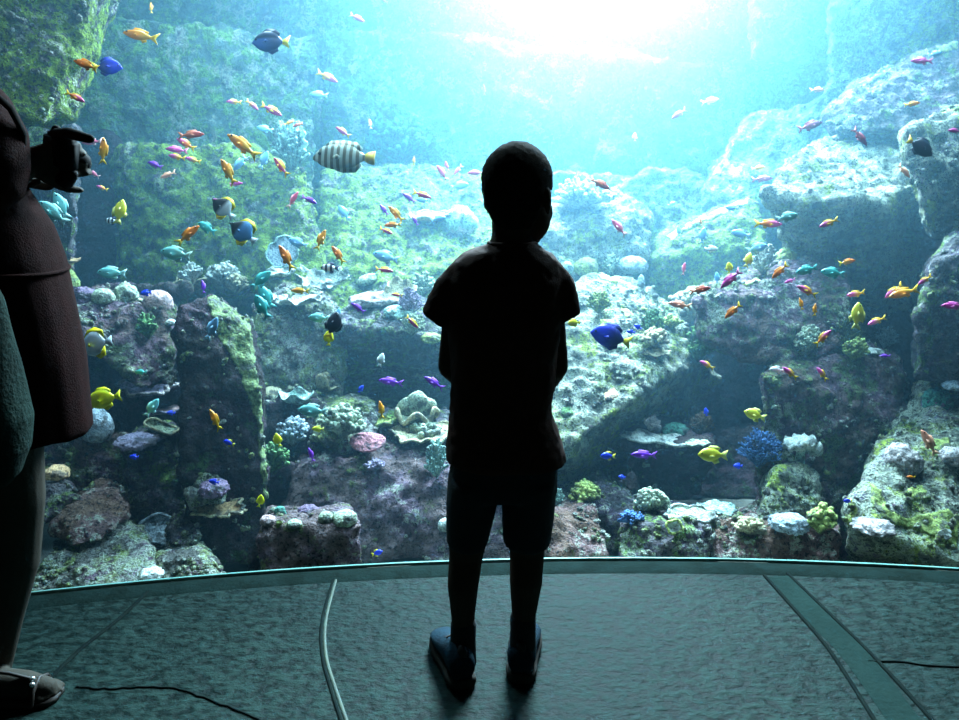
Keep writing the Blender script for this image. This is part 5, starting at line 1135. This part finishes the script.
# near arm: shoulder, elbow, wrist
E1 = P(-22, 192, WY-.09); W1 = P(26, 162, WY+.02)
tube(bm, [P(-28, 112, WY-.06), P(-26, 150, WY-.08), E1], [.055, .048, .040], 14); tube(bm, [E1, E1.lerp(W1, .35)+Vector((0, 0, -.004)), W1], [.041, .042, .027], 14)
hand(bm, W1, (.8, .45, .05), (.1, .9, .1), .88, (.75, .85, .85, .9), -1, .5)
W2 = P(22, 176, WY+.13); E2 = P(-50, 200, WY+.10)
tube(bm, [P(-70, 112, WY+.10), E2], [.05, .04], 14); tube(bm, [E2, E2.lerp(W2, .4), W2], [.04, .038, .026], 14)
hand(bm, W2, (.85, -.1, -.15), (0, -.3, .9), .88, (.8, .85, .85, .85), 1, .5)
# foot
fa = FP(-6, 699); ft = FP(56, 697)
tube(bm, [fa+Vector((-.045, 0, .035)), fa+Vector((.0, 0, .045)), fa.lerp(ft, .55)+Vector((0, 0, .034)), fa.lerp(ft, .85)+Vector((0, 0, .022))], [.028, .033, .031, .026], 14)
fd = (ft-fa).normalized(); fs = Vector((fd.y, -fd.x, 0))
for k, (o_, l_, r_) in enumerate(((.022, .0, .012), (.006, .006, .009), (-.007, .002, .0082), (-.019, -.006, .0078), (-.029, -.016, .0074))):
    p0 = fa.lerp(ft, .82)+fs*(-o_)+Vector((0, 0, .018)); p1 = fa.lerp(ft, 1.0)+fd*l_+fs*(-o_)*1.05+Vector((0, 0, .012)); tube(bm, [p0, p0.lerp(p1, .6)+Vector((0, 0, .003)), p1], [r_*1.1, r_, r_*.85], 8)
fb = FP(-95, 700); tube(bm, [fb+Vector((-.04, 0, .035)), fb+Vector((.03, 0, .04)), fb+Vector((.14, .01, .022))], [.028, .032, .026], 14)
part('body', bm, skin2, woman, .005, 2)
eyes(lambda v: Lw(v)-woman.location, Rw, 1.1, woman)
b = bmesh.new(); bmesh.ops.create_icosphere(b, subdivisions=4, radius=1)
for v in b.verts:
    n = v.co.copy(); v.co = Vector((n.x*.079, n.y*.097-.010, n.z*.088+.034))
bmesh.ops.delete(b, geom=[v for v in b.verts if (v.co.y > .035 and v.co.z < .07) or v.co.z < -.04], context='VERTS')
for v in b.verts: v.co = Lw(v.co)-woman.location
o = link('hair', bm_mesh(b), hair_m, woman); s_ = o.modifiers.new('s', 'SOLIDIFY'); s_.thickness = .02; s_.offset = -1
dress_m = simple('maroon_dress', (.017, .003, .0025), (.012, .0025, .002), 26, .95, .003, 260, .05)
b = bmesh.new()
ring_loft(b, ell_rings([(84, -128, -66, .075, WY), (98, -150, -36, .11, WY), (125, -154, -16, .135, WY), (165, -150, -2, .14, WY), (200, -140, 22, .14, WY), (228, -135, 42, .14, WY), (262, -135, 55, .15, WY), (310, -140, 67, .16, WY), (360, -145, 76, .17, WY), (400, -148, 80, .18, WY), (432, -150, 84, .185, WY), (435, -150, 84, .184, WY)], pw=2.3))
for pts, rd in (([P(-30, 112, WY-.05), P(-19, 138, WY-.07), P(-17, 168, WY-.08)], [.072, .080, .078]),):
    tube(b, pts, rd, 16)
tube(b, [P(-80, 112, WY+.09), P(-62, 150, WY+.10)], [.07, .065], 16)
me = bm_mesh(b); m2 = remesh(me, .008, 3)
for v in m2.vertices:
    k = max(0, min(1, (1.0-v.co.z)/.5)); a_ = math.atan2(v.co.y-WY, v.co.x-woman.location.x)
    v.co += v.normal*(.006*k*math.sin(a_*11+v.co.z*3)+.004*noise.noise(Vector((v.co.x*14, v.co.y*10, v.co.z*7))))
recenter(m2, woman.location); link('dress', m2, dress_m, woman)
b = bmesh.new(); tube(b, [P(-34, 96, WY-.12), P(-8, 92, WY-.12), P(10, 108, WY-.10), P(24, 134, WY-.07), P(24, 158, WY-.05)], [.008]*5, 10, .5); part('sleeve_trim', b, simple('black_trim', (.006, .006, .006), rough=.95, spec=.03), woman)
b = bmesh.new(); rg = ell_rings([(262, -134, 56, .153, WY)], n=40, pw=2.3)[0]
for i, p in enumerate(rg): p.z += .02*math.cos(2*math.pi*i/40)*-1
tube(b, rg+[rg[0]], .004, 8); part('waist_seam', b, dress_m, woman)
# sandal with beads
leather = simple('sandal_leather', (.03, .02, .015)); beads = simple('silver_beads', (.7, .72, .7), rough=.2, metal=.8)
b = bmesh.new()
rows = []
for t, w_ in ((-.30, .024), (-.1, .034), (.3, .036), (.7, .042), (1.0, .034), (1.08, .018)):
    c = fa.lerp(ft, t); rows.append([c+fs*(q*w_)+Vector((0, 0, z)) for q, z in ((-1, .001), (1, .001), (1, .012), (-1, .012))])
ring_loft(b, rows); sd_ = part('sandal', b, leather, woman)
for t0, sp in ((.78, .044), (.05, .038)):
    b = bmesh.new(); c = fa.lerp(ft, t0); hh = .052 if t0 > .5 else .092
    tube(b, [c+fs*sp+Vector((0, 0, .01)), c+fs*sp*.7+Vector((0, 0, hh*.7)), c+Vector((.0, 0, hh)), c-fs*sp*.7+Vector((0, 0, hh*.7)), c-fs*sp+Vector((0, 0, .01))], .0045, 8); part('strap', b, leather, sd_, org=Vector(woman.location))
b = bmesh.new(); c0 = fa.lerp(ft, .04)+fs*.018+Vector((0, 0, .086)); c1 = fa.lerp(ft, .74)+fs*.012+Vector((0, 0, .056)); tube(b, [c0, c0.lerp(c1, .5)+Vector((0, 0, .004)), c1], .004, 8); part('strap', b, leather, sd_, org=Vector(woman.location))
for c in (c1, c0+Vector((.006, -.012, -.03)), c0+Vector((.012, -.018, -.045)), c1+Vector((.006, -.012, -.006))):
    b = bmesh.new(); ellipsoid(b, c+Vector((0, -.004, .004)), (.0065, .0065, .006), sub=2); part('bead', b, beads, sd_, org=Vector(woman.location))
# camera in her hands
blk = simple('black_plastic', (.006, .006, .007), rough=.8, spec=.1)
cm_o = empty('camera', P(56, 152, WY+.04)); tag(cm_o, 'black compact camera held up in the hands of the person at left', 'camera')
cm_o.rotation_euler = (0, R(18), R(-25))
b = bmesh.new(); box(b, (0, .01, 0), (.075, .035, .066)); bmesh.ops.bevel(b, geom=b.edges[:], offset=.008, segments=3, affect='EDGES'); link('camera_body', bm_mesh(b), blk, cm_o)
b = bmesh.new(); tube(b, [(-.005, .02, -.008), (-.004, .04, -.014), (.0, .052, -.018)], [.024, .024, .023], 20); link('lens', bm_mesh(b), blk, cm_o)
b = bmesh.new(); tube(b, [(-.01, .0, .034), (.03, .0, .046), (.088, .0, .052)], [.010, .012, .009], 12, .8); link('viewfinder', bm_mesh(b), blk, cm_o)
b = bmesh.new(); tube(b, [(-.032, .01, -.03), (-.01, .012, -.045), (.02, .012, -.05), (.03, .012, -.035)], [.012, .017, .018, .014], 12); link('grip', bm_mesh(b), blk, cm_o)
b = bmesh.new(); tube(b, [(-.012, .006, .03), (-.012, .006, .040)], [.009, .009], 14); link('shutter_dial', bm_mesh(b), blk, cm_o)
# bag hanging nearest the lens
bagm = simple('grey_green_cloth', (.012, .026, .021), (.009, .019, .016), 14, .95, .004, 120, .05)
BGY = 1.18
bag = empty('shoulder_bag', P(-20, 470, BGY)); tag(bag, 'soft grey-green bag hanging at the left edge in front of the maroon dress', 'bag')
b = bmesh.new()
ring_loft(b, ell_rings([(275, -70, -8, .02, BGY), (300, -78, 2, .04, BGY), (340, -84, 9, .055, BGY), (385, -88, 20, .065, BGY), (420, -88, 29, .07, BGY), (450, -84, 28, .068, BGY), (475, -74, 20, .05, BGY), (488, -60, 4, .025, BGY)], pw=2.3))
me = bm_mesh(b); m2 = remesh(me, .006, 3)
for v in m2.vertices: v.co += v.normal*.006*noise.noise(Vector((v.co.x*18, v.co.y*18, v.co.z*8)))
recenter(m2, bag.location); link('bag_body', m2, bagm, bag)
b = bmesh.new(); tube(b, [P(-12, 285, BGY), P(-30, 200, BGY+.06), P(-60, 110, BGY+.14), P(-78, 86, WY-.12)], .012, 10, .4); part('strap', b, bagm, bag)
b = bmesh.new(); tube(b, [P(-66, 285, BGY), P(-72, 200, BGY+.05), P(-84, 110, BGY+.13), P(-84, 88, WY-.12)], .012, 10, .4); part('strap', b, bagm, bag)
# ------------------------------------------------------------------ light: lamps above the open tank, and added unseen fills
def area(name, loc, tgt, size, power, col, spread=180, shape='DISK'):
    l = bpy.data.lights.new(name, 'AREA'); l.energy = power; l.color = col; l.size = size; l.shape = shape; l.spread = R(spread)
    o = bpy.data.objects.new(name, l); COL.objects.link(o); o.location = loc
    o.rotation_euler = (Vector(tgt)-Vector(loc)).to_track_quat('-Z', 'Y').to_euler(); return o
area('skylight_over_tank', (.75, 5.3, 3.25), (.5, 3.3, 1.0), 1.6, L_KEY, (.80, .97, 1.0), 115)
area('reef_lamp', (1.9, 3.4, 3.15), (1.4, 3.0, 0), .5, L_R, (.62, .92, 1.0), 120)
area('reef_lamp', (-1.2, 3.5, 3.15), (-.9, 3.0, 0), .5, L_L, (.66, .95, 1.0), 120)
area('reef_lamp', (.3, 2.9, 3.15), (.2, 3.0, 0), .4, L_C, (.7, .97, 1.0), 120)
area('wall_fill', (-1.3, 4.3, 3.2), (-1.5, 6, 1.2), .6, L_W, (.72, .97, 1.0), 130)  # added unseen fill, brings out the left of the back wall
area('wall_fill', (2.3, 3.9, 3.2), (2.5, 5.2, 1.4), .6, L_W*.6, (.6, .88, 1.0), 130)  # same added fill for the wall on the right
area('front_fill', (0, 2.6, 3.1), (0, 3.8, 0), 1.2, L_F*.7, (.75, .92, 1.0), 150)  # added fill so fish and rock fronts catch some light
for x in (-1.35, -.5, .4, 1.3):  # added unseen strips that brighten the fish from the front
    fl = area('window_top_fill', (x, glass_y(x)+.07, 1.95), (x, glass_y(x)+1.3, .6), .8, L_F/6, (.75, .95, 1.0), 150, 'RECTANGLE'); fl.data.size_y = .08
wd = bpy.data.worlds.new('world'); S.world = wd; wd.use_nodes = True
bg = wd.node_tree.nodes['Background']; bg.inputs[0].default_value = (.12, .4, .85, 1); bg.inputs[1].default_value = W_STR
# the room's own weak lamp
area('room_lamp', (-.3, -1.6, 3.1), (0, .8, .5), .6, L_ROOM, (.95, .9, 1.0), 160)
S.view_settings.view_transform = 'Standard'; S.view_settings.look = 'None'; S.view_settings.gamma = 1.0; S.view_settings.use_curve_mapping = False
S.view_settings.exposure = EXPO
cy = S.cycles
cy.use_denoising = True
try: cy.denoiser = 'OPENIMAGEDENOISE'
except Exception: pass
cy.max_bounces = 8; cy.diffuse_bounces = 3; cy.glossy_bounces = 3; cy.transparent_max_bounces = 16; cy.volume_bounces = 1
cy.sample_clamp_indirect = 8; cy.caustics_reflective = False; cy.caustics_refractive = False
